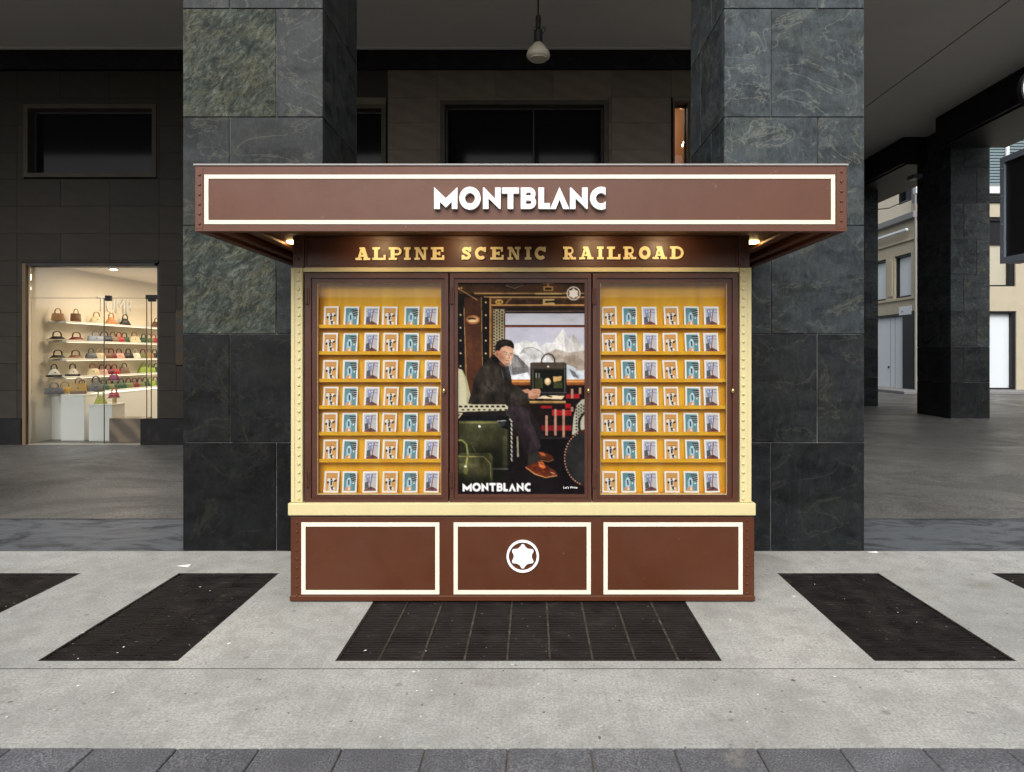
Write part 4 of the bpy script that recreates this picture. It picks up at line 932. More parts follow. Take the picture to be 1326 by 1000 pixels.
RV = bm_mesh(lathe([(.0106, -.006), (.0106, 0.0005), (.0098, .004), (.007, .0072), (.003, .0086)], 12, 'Y'), True)
def rivets(pts, d, mat, parent, k=1.0):
    me = RV.copy(); me.materials.clear(); me.materials.append(mat)
    for px, py in pts:
        o = put('rivet', me, None, parent, (X(px, d), d + .0005, Z(py, d))); o.scale = (k, k, k)
rivets([(384.5, y) for y in np.linspace(677, 771, 9)] + [(967.5, y) for y in np.linspace(674, 768, 9)], KD, M_brown, base, .82)
box('sill', X(372.5, 4.235), X(979, 4.235), 4.235, KB + .005, Z(668, 4.235), Z(652, 4.235), M_cream, kiosk, .006, 2)
# emblem
em = empty('emblem', (X(677, KD), KD, Z(720, KD)));  em.parent = base; em.location = Vector((X(677, KD), KD, Z(720, KD))) - wloc(base)
ec = Vector((X(677, KD), KD, Z(720, KD))); k_ = KD / F
put('ring', union_mesh(arc(0, 0, 21 * k_, 18 * k_, 0, 360, 64), .012), M_white, em, ec); put('star', union_mesh([star_poly(15.8 * k_)], .012), M_white, em, ec)
# body
zs = Z(652, 4.235); ztop = 2.30 + .06
bx0, bx1 = X(378, KF), X(972, KF)
box('side_wall', bx0 + .002, bx0 + .03, KF + .05, KB, zs + .002, ztop, M_brown, kiosk, .003); box('side_wall', bx1 - .03, bx1 - .002, KF + .05, KB, zs + .002, ztop, M_brown, kiosk, .003)
box('back_wall', bx0 + .035, bx1 - .035, KB - .03, KB, zs + .002, ztop, M_brown, kiosk, .003)
zp = Z(347, KF)
for (a, b, lx) in ((378, 392.5, 387), (957.5, 972, 962.5)):
    po = box('post', X(a, KF), X(b, KF), KF - .012, KF + .049, zs + .001, zp, M_cream, kiosk, .003)
    box('edge_leaf', X(a if a < 500 else b - 4.5, KF), X(a + 4.5 if a < 500 else b, KF), KF - .0165, KF - .0115, zs + .003, zp - .002, M_cream, po, .0015)
    rivets([(lx, y) for y in np.linspace(352, 646, 27)], KF - .0125, M_cream, po, .95)
zl = Z(352.5, KF)
box('cream_rail', X(392.7, KF), X(957.3, KF), KF - .006, KF + .05, zl, Z(346.5, KF), M_cream, kiosk, .003)
fa = box('fascia', X(394.3, KF), X(955.7, KF), KF + .002, KF + .05, Z(346.2, KF), ztop, M_brown_dark, kiosk, .003)
ring_frame('moulding', X(395, KF), X(955, KF), Z(346, KF), Z(308.5, KF), .012, KF - .006, KF + .0015, M_brown_dark, fa, .003)
for (a, b, lx) in ((380, 394, 386), (956, 970, 963)):
    po = box('fascia_post', X(a, KF), X(b, KF), KF - .01, KF + .049, zp + .001, ztop, M_brown_dark, kiosk, .003)
    rivets([(lx, y) for y in (312, 324, 336)], KF - .0105, M_brown_dark, po, .9)
LET = [('A', 460.8, 479.3), ('L', 482.5, 499.7), ('P', 503.7, 520.2), ('I', 523.3, 531.8), ('N', 536.8, 553.5), ('E', 558, 575.2), ('S', 597.8, 610.2), ('C', 615.2, 629.4), ('E', 635, 651.8), ('N', 657.4, 673.6), ('I', 679.6, 688), ('C', 692.5, 707.5),
       ('R', 729, 745.7), ('A', 750, 768), ('I', 773, 781.8), ('L', 786, 803), ('R', 807, 825), ('O', 827.3, 842.2), ('A', 845, 864), ('D', 867.5, 885)]
cache = {}
for ch, a, b in LET:
    d = KF - .004
    if ch not in cache:
        P = SLAB[ch]; mx = max(p[0] for q_ in P for p in q_); mn = min(p[0] for q_ in P for p in q_)
        cache[ch] = union_mesh([[(p[0] - mn, p[1]) for p in q_] for q_ in P], .014, (b - a) * d / F / (mx - mn), 16.4 * d / F); cache[ch].materials.append(M_goldletter)
    slant = -2.2 * ((a - 460) / 425)
    put('letter', cache[ch], None, fa, (X(a, d), KF + .003, Z(337.0 + slant * .6, d)))

# canopy
CD = 3.78; cx0, cx1 = X(252, CD), X(1097, CD); cz0, cz1 = Z(299.5, CD), Z(215, CD); CB = 5.345
can = empty('canopy', (0, CD, cz0)); can.parent = kiosk; can.location = Vector(((cx0 + cx1) / 2, CD, cz0)) - wloc(kiosk)
front = box('front_board', cx0, cx1, CD, CD + .06, cz0, cz1, M_brown_canopy, can, .005, 2)
box('side_board', cx0, cx0 + .06, CD + .062, CB, cz0, cz1, M_brown_canopy, can, .005, 2); box('side_board', cx1 - .06, cx1, CD + .062, CB, cz0, cz1, M_brown_canopy, can, .005, 2)
box('top_board', cx0 - .006, cx1 + .006, CD - .006, CB, cz1 + .001, cz1 + .012, M_tin, can, .002)
so = box('soffit', cx0 + .062, cx1 - .062, CD + .062, CB, ztop + .002, ztop + .05, M_soffit, can, 0)
box('lip', cx0 + .003, cx1 - .003, CD - .003, CD + .001, cz0 - .001, cz0 + .012, M_brown_canopy, can, .001)
# stepped mouldings under the soffit
for (x0, x1, y0, y1, z0) in ((cx0 + .062, cx0 + .12, CD + .064, CB, ztop - .04), (cx1 - .12, cx1 - .062, CD + .064, CB, ztop - .04), (cx0 + .122, cx1 - .122, CD + .064, CD + .11, ztop - .04),
                             (cx0 + .20, cx0 + .25, CD + .19, CB, ztop - .025), (cx1 - .25, cx1 - .20, CD + .19, CB, ztop - .025), (cx0 + .252, cx1 - .252, CD + .19, CD + .23, ztop - .025)):
    box('moulding', x0, x1, y0, y1, z0, ztop, M_soffit, can, .006)
st = ring_frame('stripe', X(265, CD), X(1081, CD), Z(290.5, CD), Z(226.5, CD), 5.2 * CD / F, CD - .004, CD + .002, M_ivory, can, .001)
for px0, px1 in ((253.3, 263.0), (1083, 1095.8)): box('corner_plate', X(px0, CD), X(px1, CD), CD - .0025, CD + .002, Z(296.5, CD), Z(217.5, CD), M_brown_canopy, can, .001)
rivets([(258.3, y) for y in np.linspace(226.5, 290, 6)] + [(1089.5, y) for y in np.linspace(222.5, 286, 6)], CD - .002, M_brown_canopy, can, .85)
MB = [('M', 110, 258), ('O', 270, 405), ('N', 420, 532), ('T', 541, 648), ('B', 660, 757), ('L', 772, 845), ('A', 846, 968), ('N', 972.5, 1085), ('C', 1100, 1198)]
cache = {}
zl0 = Z(271.0, CD - .02); hh = 27.6 * (CD - .02) / F
for ch, a, b in MB:
    d = CD - .02; pa, pb = 540 + a / 4.911, 540 + b / 4.911
    if ch not in cache:
        P = SANS[ch]; mn = min(p[0] for q_ in P for p in q_); mx = max(p[0] for q_ in P for p in q_)
        cache[ch] = union_mesh([[(p[0] - mn, p[1]) for p in q_] for q_ in P], .028, (pb - pa) * d / F / (mx - mn), hh); cache[ch].materials.append(M_white)
    put('letter', cache[ch], None, can, (X(pa, d), CD - .001, zl0))
# warm lamps under the canopy
for (x, y) in ((X(490, KF), 4.02), (X(600, KF), 4.02), (X(770, KF), 4.02), (X(860, KF), 4.02), (cx0 + .31, 4.5), (cx1 - .31, 4.5)):
    lp = put('lamp', bm_mesh(lathe([(.03, -.004), (.045, -.003), (.05, 0), (.05, .008)], 20)), M_warm, so, (x, y, ztop - .0065))
    lg = bpy.data.lights.new('kiosk_lamp', 'SPOT'); lg.energy = 2.4 if y < 4.2 else 6.0; lg.color = (1, .72, .4) if y < 4.2 else (1, .62, .26); lg.spot_size = R(130); lg.spot_blend = .7; lg.shadow_soft_size = .05
    lo = bpy.data.objects.new('kiosk_lamp', lg); COL.objects.link(lo); lo.location = (x, y, ztop - .03); lo.rotation_euler = (R(58), 0, 0) if y < 4.2 else (0, 0, 0)

# doors
DZ0, DZ1 = Z(650.5, KF), Z(354, KF)
def door(px0, px1, gx0, gx1, label=None, hinge_px=None, knob_px=None, kind='case'):
    x0, x1 = X(px0, KF), X(px1, KF); g0, g1 = X(gx0, KF), X(gx1, KF); gz0, gz1 = Z(641, KF), Z(366, KF)
    dr = empty('door', (x0, KF, DZ0)); dr.parent = kiosk; dr.location = Vector((x0, KF, DZ0)) - wloc(kiosk)
    O = (x0, x1, DZ0, DZ1); I = (g0, g1, gz0, gz1); mid = tuple(o_ + (i_ - o_) * .52 for o_, i_ in zip(O, I)); m2 = tuple(o_ + (i_ - o_) * .55 for o_, i_ in zip(O, I))
    frame4('outer_frame', O, mid, KF - .004, KF + .035, M_frame, dr); frame4('inner_frame', m2, I, KF + .007, KF + .033, M_frame, dr)
    ring_frame('bead', g0 - .004, g1 + .004, gz0 - .004, gz1 + .004, .006, KF + .012, KF + .03, M_cream if kind == 'case' else M_frame, dr, .001)
    for py in (384, 621):
        h = box('hinge', X(hinge_px, KF) - .016, X(hinge_px, KF) + .013, KF - .011, KF - .0045, Z(py + 10, KF), Z(py - 10, KF), M_frame, dr, .002)
        bm = bmesh.new(); tube_bm(bm, [(0, 0, -.052), (0, 0, .052)], .007, 10); put('pin', bm_mesh(bm), M_frame, h, (X(hinge_px, KF) - .003, KF - .012, Z(py, KF)))
    k = put('knob', bm_mesh(lathe([(.006, 0), (.006, .012), (.013, .016), (.013, .024), (.006, .029)], 16, 'Y'), True), M_brass, dr, (X(knob_px, KF), KF - .004, Z(506, KF)))
    k.scale = (.7, 1, 1.25)
    return dr, g0, g1, gz0, gz1
dl = door(395, 580.5, 410, 571, hinge_px=398.5, knob_px=575.5); dc = door(582.5, 765.5, 592.5, 757.5, hinge_px=585.5, knob_px=761.5, kind='poster'); drr = door(767.5, 955.5, 777.5, 942, hinge_px=770, knob_px=947.5)
CASE_B = KF + .095
PCOL = [[427.5, 453.6, 480.4, 504.5, 531.7, 558.1], [789.6, 815.4, 842.2, 869.7, 896.2, 921.6]]
LEDGE = [420.5, 455, 490.5, 525.3, 559.5, 594.5, 637.5]
# --- card prints
def card_img(kind):
    p = Paint(0, 0, 105, 148, 1.0, (253, 251, 246)); L, T, Rr, B = 13, 13, 92, 135
    if kind == 0:
        p.rect(L, T, Rr, B, (222, 164, 84)); p.grad(L, T, Rr, T + 30, (212, 150, 72), (222, 164, 84)); p.line([(20, 46), (82, 40)], 3, (150, 96, 40))
        p.ell(33, 62, 11, 16, (238, 232, 222)); p.ell(52, 66, 10, 14, (20, 20, 24)); p.ell(66, 58, 10, 12, (240, 236, 228)); p.poly([(28, 70), (48, 60), (60, 74), (64, 110), (50, 118), (36, 96)], (236, 232, 226)); p.poly([(44, 66), (58, 66), (56, 104), (46, 104)], (18, 20, 26))
        p.poly([(68, 62), (88, 58), (86, 70), (70, 76)], (24, 22, 24)); p.ell(28, 78, 7, 9, (22, 26, 34)); p.poly([(34, 100), (60, 96), (66, 128), (36, 130)], (232, 228, 220)); p.poly([(48, 104), (64, 104), (74, 128), (56, 130)], (30, 46, 40)); p.ell(72, 118, 8, 9, (236, 232, 224)); p.line([(30, 132), (84, 128)], 3, (232, 226, 214))
    elif kind == 1:
        p.rect(L, T, Rr, B, (92, 146, 154)); p.grad(L, T, 50, B, (84, 136, 146), (98, 154, 160)); p.poly([(30, 112), (28, 70), (40, 44), (56, 46), (66, 76), (60, 112)], (170, 208, 226)); p.poly([(40, 48), (52, 46), (58, 74), (46, 76)], (204, 228, 238)); p.poly([(42, 60), (52, 60), (52, 96), (44, 96)], (18, 24, 34))
        for k, (x0, y0, x1, y1) in enumerate(((54, 26, 92, 30), (60, 38, 92, 44), (66, 52, 92, 57), (70, 64, 90, 69))): p.line([(x0, y0), (x1, y1)], 9, (16, 18, 22)); p.line([(x0 + 3, y0 + 6), (x1, y1 + 6)], 2.5, (206, 214, 216))
        p.ell(78, 84, 5, 5, (240, 240, 236)); p.poly([(20, 134), (26, 112), (52, 106), (66, 112), (62, 132)], (222, 158, 106)); p.poly([(40, 128), (52, 100), (58, 130)], (240, 226, 210))
    else:
        p.rect(L, T, Rr, B, (206, 204, 206)); p.grad(L, T, Rr, B, (196, 198, 208), (206, 200, 198)); p.ell(38, 36, 16, 15, (112, 130, 190)); p.ell(38, 36, 10, 9, (206, 208, 216)); p.ell(52, 34, 12, 12, (124, 140, 196)); p.ell(52, 34, 7, 7, (210, 212, 220)); p.poly([(24, 50), (46, 48), (54, 82), (30, 84)], (130, 142, 184), .9)
        p.poly([(16, 78), (38, 70), (44, 112), (16, 122)], (70, 76, 86)); p.line([(66, 20), (52, 112)], 6, (134, 74, 70)); p.line([(62, 40), (92, 46)], 4, (128, 132, 176)); p.line([(74, 22), (92, 24)], 4, (110, 112, 140)); p.poly([(L, 126), (30, 118), (56, 104), (80, 116), (Rr, 124), (Rr, B), (L, B)], (120, 52, 54)); p.poly([(44, 122), (58, 106), (70, 120), (58, 130)], (60, 40, 44)); p.rect(L, 132, Rr, B, (74, 54, 60))
    p.grain(5); return p.half()
CARDS = [ink_mesh(card_img(k), .098, .138, .002) for k in range(3)]
for m_ in CARDS: m_.materials.append(M_card)
CN = ['orange bordered postcard with black and white figure', 'teal postcard with pale blue figure', 'lilac grey postcard with red ground']
rc = random.Random(2); NTH = ['first', 'second', 'third', 'fourth', 'fifth', 'sixth']; RWN = ['top', 'second', 'third', 'fourth', 'fifth', 'sixth', 'bottom']
for ci, (dr, g0, g1, gz0, gz1) in enumerate((dl, drr)):
    pane = pane_sheet('glass_pane', g0 - .002, g1 + .002, KF + .02, gz0 - .002, gz1 + .002, M_glass, dr)
    cs = empty('display_case', (g0, KF + .04, gz0)); cs.parent = kiosk; cs.location = Vector(((g0 + g1) / 2, CASE_B, gz0)) - wloc(kiosk)
    a, b = g0 - .012, g1 + .012
    box('back_panel', a, b, CASE_B, CASE_B + .012, gz0 - .02, gz1 + .05, M_yellow, cs, 0); box('side_panel', a - .012, a - .0005, KF + .037, CASE_B + .012, gz0 - .02, gz1 + .05, M_yellow, cs, 0); box('side_panel', b + .0005, b + .012, KF + .037, CASE_B + .012, gz0 - .02, gz1 + .05, M_yellow, cs, 0)
    box('top_panel', a, b, KF + .037, CASE_B - .0005, gz1 + .038, gz1 + .05, M_yellow, cs, 0); box('bottom_panel', a, b, KF + .037, CASE_B - .0005, gz0 - .02, gz0 - .004, M_yellow, cs, 0)
    YF_ = KF + .036
    for ri, py in enumerate(LEDGE):
        zt = Z(py, YF_); last = ri == 6; lh = .024 if not last else .016
        sh = box('shelf', a + .001, b - .001, YF_ + .012, CASE_B - .001, zt - lh + .001, zt - lh + .008, M_yellow, cs, .001)
        box('lip', a + .001, b - .001, YF_, YF_ + .011, zt - lh, zt if not last else zt - lh + .009, M_yellow, sh, .002)
        for k, pxc in enumerate(PCOL[ci]):
            yc = YF_ + .024; xx_ = X(pxc + rc.uniform(-1.3, 1.3), yc)
            o = put('postcard', CARDS[k % 3], None, None, (xx_, yc, zt - lh + .009)); tilt = R(rc.uniform(-13, -8)); o.rotation_euler = (tilt, R(rc.uniform(-1.2, 1.2)), R(rc.uniform(-4, 4)))
            o.location.y -= .004
            prop(o, f'{CN[k % 3]}, {NTH[k]} from left, {RWN[ri]} shelf, {["left", "right"][ci]} case', 'postcard', 'postcards in the kiosk display cases')
# --- poster
def poster_img():
    p = Paint(40, 48, 568, 932, .8, (34, 25, 20)); br = (198, 148, 84)
    p.grad(40, 48, 568, 95, (52, 40, 32), (84, 58, 40)); p.rect(300, 50, 480, 92, (108, 70, 44), .7, 14); p.ell(275, 58, 42, 16, (40, 32, 28)); p.ell(275, 56, 36, 13, (70, 56, 44)); p.line([(240, 62), (275, 74), (312, 62)], 3, (150, 130, 100))
    p.rect(390, 48, 440, 54, (210, 180, 120)); p.rect(395, 66, 434, 84, br); p.rect(400, 70, 429, 80, (60, 40, 26)); p.rect(411, 54, 417, 67, br)
    p.rect(110, 92, 568, 98, (178, 138, 88)); p.rect(360, 94, 470, 106, (212, 190, 116)); p.rect(110, 99, 568, 107, (50, 36, 28)); p.rect(150, 108, 568, 114, (196, 156, 102)); p.grad(150, 115, 568, 140, (92, 62, 40), (70, 46, 32))
    for k in range(46): p.line([(285 + k * 6, 120), (285 + k * 6, 136)], 2, (46, 32, 24))
    p.rect(180, 141, 568, 147, (206, 150, 84)); p.rect(180, 148, 568, 158, (44, 32, 26)); p.rect(235, 160, 568, 178, (38, 30, 26)); p.line([(237, 170), (568, 168)], 3, (120, 96, 84))
    p.ell(213, 130, 16, 10, (222, 184, 92)); p.rect(204, 125, 210, 136, (120, 84, 40)); p.rect(214, 125, 222, 136, (120, 84, 40)); p.rect(392, 118, 440, 142, (206, 178, 112)); p.line([(405, 130), (450, 128)], 8, (30, 24, 22)); p.line([(240, 140), (250, 124), (262, 116)], 3, br)
    # left wall
    p.rect(40, 110, 68, 440, (24, 22, 22)); p.grad(70, 112, 140, 520, (74, 44, 30), (94, 52, 34)); p.rect(84, 112, 100, 520, (100, 60, 40), .5, 6); p.rect(143, 112, 172, 420, (22, 20, 21)); p.rect(172, 112, 180, 420, (176, 120, 66)); p.rect(180, 150, 186, 420, (96, 60, 36))
    p.line([(68, 150), (80, 520)], 2.4, (188, 150, 96)); p.line([(140, 112), (144, 420)], 2.4, (180, 140, 86))
    for k in range(6): p.ell(54, 184 + k * 53, 3.6, 3.6, (214, 192, 150)); p.ell(158, 132 + k * 53, 3.8, 3.8, (214, 192, 150))
    p.line([(42, 72), (122, 122)], 4, (170, 130, 86)); p.ell(46, 74, 5, 5, (220, 180, 120)); p.ell(58, 72, 4, 4, (190, 150, 100))
    p.ell(106, 204, 28, 18, (170, 112, 62)); p.ell(106, 204, 22, 12, (222, 168, 110)); p.ell(100, 200, 18, 6, (70, 44, 28)); p.ell(104, 208, 16, 5, (240, 206, 160))
    p.grad(187, 160, 237, 460, (168, 156, 118), (188, 178, 142))
    for r_ in range(24):
        for c_ in range(5): p.ell(192 + c_ * 11, 166 + r_ * 12.4 + (6 if c_ % 2 else 0), 3.8, 4.6, (58, 54, 44))
    # window and mountains
    p.grad(237, 178, 568, 225, (186, 190, 204), (200, 202, 214)); p.grad(237, 236, 568, 452, (196, 196, 214), (214, 214, 224))
    p.poly([(237, 330), (262, 306), (290, 300), (320, 288), (345, 300), (362, 292), (384, 316), (410, 296), (430, 302), (448, 276), (462, 280), (474, 240), (488, 268), (500, 288), (514, 262), (528, 272), (545, 300), (568, 322), (568, 452), (237, 452)], (222, 222, 222))
    p.poly([(448, 280), (474, 242), (480, 290), (462, 340), (440, 330)], (236, 236, 232)); p.poly([(480, 262), (500, 292), (496, 340), (484, 330)], (198, 196, 196)); p.poly([(514, 264), (530, 276), (550, 310), (536, 344), (514, 310)], (206, 202, 200)); p.poly([(262, 310), (292, 302), (312, 330), (282, 352), (262, 344)], (234, 234, 232))
    p.poly([(410, 340), (450, 326), (500, 340), (568, 330), (568, 400), (520, 388), (476, 392), (430, 372)], (176, 162, 146), .85, 2); p.poly([(470, 360), (520, 350), (560, 372), (568, 410), (530, 420), (490, 392)], (156, 138, 120), .8, 2)
    p.poly([(300, 340), (330, 318), (368, 330), (392, 356), (360, 372), (330, 350)], (196, 196, 196), .9, 1); p.line([(300, 344), (318, 322), (350, 318), (384, 336), (396, 352)], 3, (140, 138, 138)); p.poly([(237, 396), (270, 384), (300, 388), (340, 402), (340, 440), (237, 430)], (150, 148, 146), .9, 3); p.poly([(262, 340), (288, 352), (332, 398), (336, 422), (266, 434)], (112, 110, 110)); p.poly([(262, 344), (284, 362), (310, 398), (268, 404)], (142, 140, 138))
    p.poly([(486, 388), (520, 400), (568, 436), (568, 452), (486, 452)], (206, 216, 224)); p.poly([(500, 408), (524, 420), (540, 446), (516, 440)], (120, 122, 126)); p.poly([(262, 436), (330, 422), (342, 452), (262, 452)], (228, 232, 236))
    MT = [(237, 330), (262, 306), (290, 300), (320, 288), (345, 300), (362, 292), (384, 316), (410, 296), (430, 302), (448, 276), (462, 280), (474, 240), (488, 268), (500, 288), (514, 262), (528, 272), (545, 300), (568, 322), (568, 452), (237, 452)]
    p.texture(MT, .045, (4, 9, 20), (.8, 1.3), True); p.texture(MT, .03, (5, 12, 40)); p.texture([(237, 178), (568, 178), (568, 300), (237, 300)], .025, (14, 40), (2, 1))
    p.rect(237, 225, 568, 236, (118, 60, 34)); p.rect(237, 226, 568, 229, (84, 44, 28)); p.rect(232, 178, 238, 452, (84, 54, 34)); p.grad(237, 452, 568, 476, (206, 128, 58), (128, 66, 32)); p.rect(262, 458, 568, 462, (236, 170, 96))
    # below the window: woven panel
    p.rect(340, 476, 568, 700, (28, 20, 20))
    for (x0, y0, x1, y1) in ((486, 512, 542, 530), (484, 552, 508, 572), (430, 578, 510, 602), (386, 642, 510, 664), (384, 560, 430, 572)): p.rect(x0, y0, x1, y1, (170, 26, 32))
    p.rect(386, 642, 470, 664, (90, 20, 30), .6)
    for (x, y0, y1) in ((512, 490, 530), (545, 485, 512), (408, 600, 684), (444, 574, 684), (478, 576, 690), (512, 566, 584)): p.rect(x - 5, y0, x + 5, y1, (176, 128, 106))
    p.grad(40, 690, 568, 932, (20, 16, 18), (26, 20, 22)); p.rect(380, 690, 500, 698, (44, 38, 40))
    # chair at left
    p.poly([(40, 404), (62, 412), (80, 450), (96, 520), (100, 556), (40, 560)], (176, 168, 130)); p.poly([(40, 404), (58, 412), (72, 450), (80, 556), (40, 560)], (200, 194, 158))
    # far right chair and trunk
    p.poly([(512, 680), (518, 610), (530, 560), (552, 535), (568, 532), (568, 700)], (180, 178, 156))
    for r_ in range(9):
        for c_ in range(5): p.ell(530 + c_ * 10, 556 + r_ * 13 + (6 if c_ % 2 else 0), 3.4, 4.2, (50, 46, 40))
    p.ell(572, 640, 36, 54, (40, 30, 30)); p.ell(580, 640, 34, 48, (186, 182, 160)); p.ell(580, 777, 103, 120, (70, 34, 30)); p.ell(580, 777, 94, 111, (42, 42, 42)); p.ell(588, 790, 70, 84, (52, 50, 46), .5, 0, 10)
    for k in range(22):
        a = R(118 + k * 6.2); p.ell(580 + 98 * math.cos(a), 777 - 115 * math.sin(a), 2.4, 2.4, (210, 190, 160))
    # legs
    p.poly([(200, 556), (300, 556), (345, 590), (372, 680), (384, 734), (336, 772), (320, 762), (300, 690), (262, 640), (230, 600)], (46, 37, 41)); p.poly([(262, 566), (318, 568), (344, 610), (378, 726), (366, 740), (330, 660)], (64, 52, 57), .8, 4); p.poly([(300, 690), (336, 772), (322, 766), (296, 720)], (34, 26, 32), .8, 3)
    p.poly([(330, 560), (390, 660), (400, 690), (372, 690), (340, 620)], (34, 28, 30)); p.poly([(332, 768), (372, 748), (384, 792), (360, 806), (330, 806)], (48, 46, 40))
    p.poly([(368, 750), (392, 752), (430, 766), (436, 780), (416, 788), (384, 780)], (88, 40, 24)); p.poly([(376, 752), (396, 756), (404, 768), (384, 766)], (172, 84, 44)); p.line([(384, 786), (416, 792), (436, 784)], 4, (150, 92, 56))
    p.poly([(322, 812), (346, 802), (384, 788), (412, 812), (446, 832), (452, 848), (420, 854), (372, 850), (340, 834)], (96, 40, 22)); p.poly([(372, 792), (390, 790), (408, 814), (392, 822), (376, 812)], (176, 84, 40)); p.poly([(396, 826), (430, 834), (440, 844), (404, 846)], (78, 34, 22), .8, 2); p.line([(322, 816), (360, 844), (404, 858), (450, 850)], 4.5, (176, 116, 72)); p.line([(400, 806), (416, 824)], 4, (60, 26, 18))
    p.texture([(200, 556), (300, 556), (345, 590), (372, 680), (384, 734), (336, 772), (320, 762), (300, 690), (262, 640), (230, 600)], .10, (8, 22), (.6, 2.2))
    p.texture([(322, 812), (346, 802), (384, 788), (412, 812), (446, 832), (452, 848), (420, 854), (372, 850), (340, 834)], .15, (5, 9, 16), (1.4, .7)); p.line([(424, 836), (440, 842)], 3, (226, 170, 120)); p.line([(378, 800), (388, 812)], 3, (236, 150, 90))
    # suitcase
    p.poly([(46, 640), (60, 600), (240, 592), (262, 604), (270, 640), (270, 760), (262, 800), (250, 800)], (20, 20, 22)); p.line([(236, 592), (258, 604), (264, 640), (266, 790)], 8, (52, 50, 46))
    for k in range(10): p.line([(262 + (0 if k else -6), 616 + k * 18), (265, 626 + k * 18)], 5, (196, 190, 172))
    p.line([(288, 690), (290, 770)], 7, (150, 140, 118)); p.grad(48, 624, 246, 832, (66, 66, 42), (28, 29, 20)); p.rect(48, 624, 246, 634, (108, 106, 62), .9, 2); p.rect(226, 640, 246, 810, (92, 90, 54), .7, 5); p.poly([(206, 620), (250, 620), (250, 660), (224, 652)], (26, 26, 28)); p.ell(222, 634, 16, 12, (70, 72, 76), .7); p.line([(206, 624), (240, 622)], 4, (170, 170, 160)); p.ell(132, 646, 5, 5, (240, 240, 236)); p.rect(150, 818, 250, 826, (90, 92, 80)); p.rect(120, 826, 250, 870, (22, 24, 18))
    p.texture([(46, 600), (246, 600), (246, 832), (46, 832)], .14, (6, 24, 60)); p.poly([(46, 760), (246, 720), (246, 832), (46, 832)], (14, 14, 12), .55, 18)
    # duffel bag
    p.poly([(40, 766), (60, 756), (176, 756), (186, 770), (188, 884), (40, 890)], (70, 70, 42)); p.grad(40, 800, 172, 890, (84, 82, 52), (46, 46, 29)); p.line([(40, 770), (150, 772), (176, 800), (180, 870)], 3, (164, 152, 96)); p.line([(40, 704), (60, 702), (78, 720), (84, 760), (76, 812)], 7, (128, 128, 68)); p.line([(60, 700), (96, 714), (116, 752)], 4, (70, 76, 42)); p.ell(75, 828, 9, 18, (108, 108, 54)); p.ell(74, 812, 6, 4, (220, 214, 190))
    p.texture([(40, 756), (188, 756), (188, 890), (40, 890)], .16, (6, 20, 50)); p.poly([(40, 860), (190, 850), (190, 900), (40, 900)], (14, 14, 12), .6, 14)
    # armrest
    p.poly([(40, 556), (240, 556), (250, 566), (246, 580), (40, 586)], (204, 196, 164))
    for k in range(9): p.ell(54 + k * 22, 564, 8, 4.6, (40, 34, 30)); p.ell(64 + k * 22, 577, 6, 3.4, (52, 46, 40))
    p.rect(40, 586, 240, 600, (30, 26, 26)); p.line([(44, 612), (60, 592), (44, 592)], 6, (190, 182, 150))
    # coat
    p.poly([(84, 552), (100, 500), (108, 460), (126, 414), (160, 380), (186, 348), (204, 350), (232, 392), (250, 398), (262, 440), (266, 470), (310, 492), (340, 500), (342, 548), (290, 558), (236, 554), (150, 556)], (46, 40, 35))
    p.poly([(110, 470), (130, 418), (170, 384), (196, 390), (214, 450), (200, 500), (150, 500)], (62, 55, 48), .8, 8); p.poly([(208, 470), (250, 490), (330, 506), (336, 536), (250, 530)], (60, 53, 46), .8, 5); p.poly([(214, 392), (244, 400), (252, 452), (232, 460), (216, 430)], (32, 28, 26), .9, 2); p.line([(150, 470), (208, 520), (300, 544)], 3, (30, 26, 24)); p.line([(222, 410), (232, 452)], 3, (74, 66, 58)); p.poly([(176, 360), (190, 346), (212, 376), (240, 392), (236, 404), (204, 392)], (30, 27, 25)); p.poly([(236, 398), (252, 396), (258, 444), (246, 450)], (54, 58, 66))
    p.texture([(84, 552), (100, 500), (108, 460), (126, 414), (160, 380), (186, 348), (204, 350), (232, 392), (250, 398), (262, 440), (266, 470), (310, 492), (340, 500), (342, 548), (290, 558), (236, 554), (150, 556)], .16, (5, 12, 26), (.8, 1.4))
    # head
    p.poly([(198, 330), (206, 302), (268, 302), (272, 340), (270, 356), (262, 374), (254, 392), (238, 394), (218, 376), (204, 358)], (216, 164, 132)); p.poly([(206, 336), (232, 330), (238, 386), (218, 374)], (186, 128, 98), .8, 4); p.poly([(238, 336), (268, 344), (262, 374), (246, 376)], (236, 190, 160), .8, 4); p.ell(203, 344, 8, 14, (190, 128, 98)); p.ell(204, 346, 4, 9, (150, 92, 68))
    p.poly([(196, 338), (196, 310), (208, 292), (234, 284), (262, 290), (274, 306), (274, 326), (262, 318), (240, 312), (222, 320), (212, 336), (206, 330)], (30, 24, 22)); p.poly([(214, 298), (240, 290), (262, 298), (250, 304), (224, 308)], (58, 48, 44), .6, 3)
    p.line([(233, 336), (247, 341)], 3, (58, 40, 32)); p.line([(256, 343), (267, 345)], 3, (58, 40, 32)); p.line([(238, 346), (245, 348)], 2.2, (60, 42, 36)); p.line([(259, 350), (264, 351)], 2.2, (60, 42, 36)); p.line([(252, 346), (255, 362), (248, 366)], 2.6, (150, 96, 72)); p.line([(240, 372), (252, 374)], 3, (146, 84, 72)); p.poly([(226, 374), (238, 384), (254, 384), (252, 394), (238, 394)], (140, 98, 80), .7, 3); p.poly([(214, 376), (238, 394), (248, 400), (236, 402), (212, 388)], (120, 76, 58), .8, 2)
    p.poly([(236, 326), (262, 330), (266, 340), (252, 346), (238, 340)], (236, 196, 168), .5, 4); p.poly([(206, 350), (218, 348), (224, 380), (212, 366)], (110, 68, 50), .5, 4)
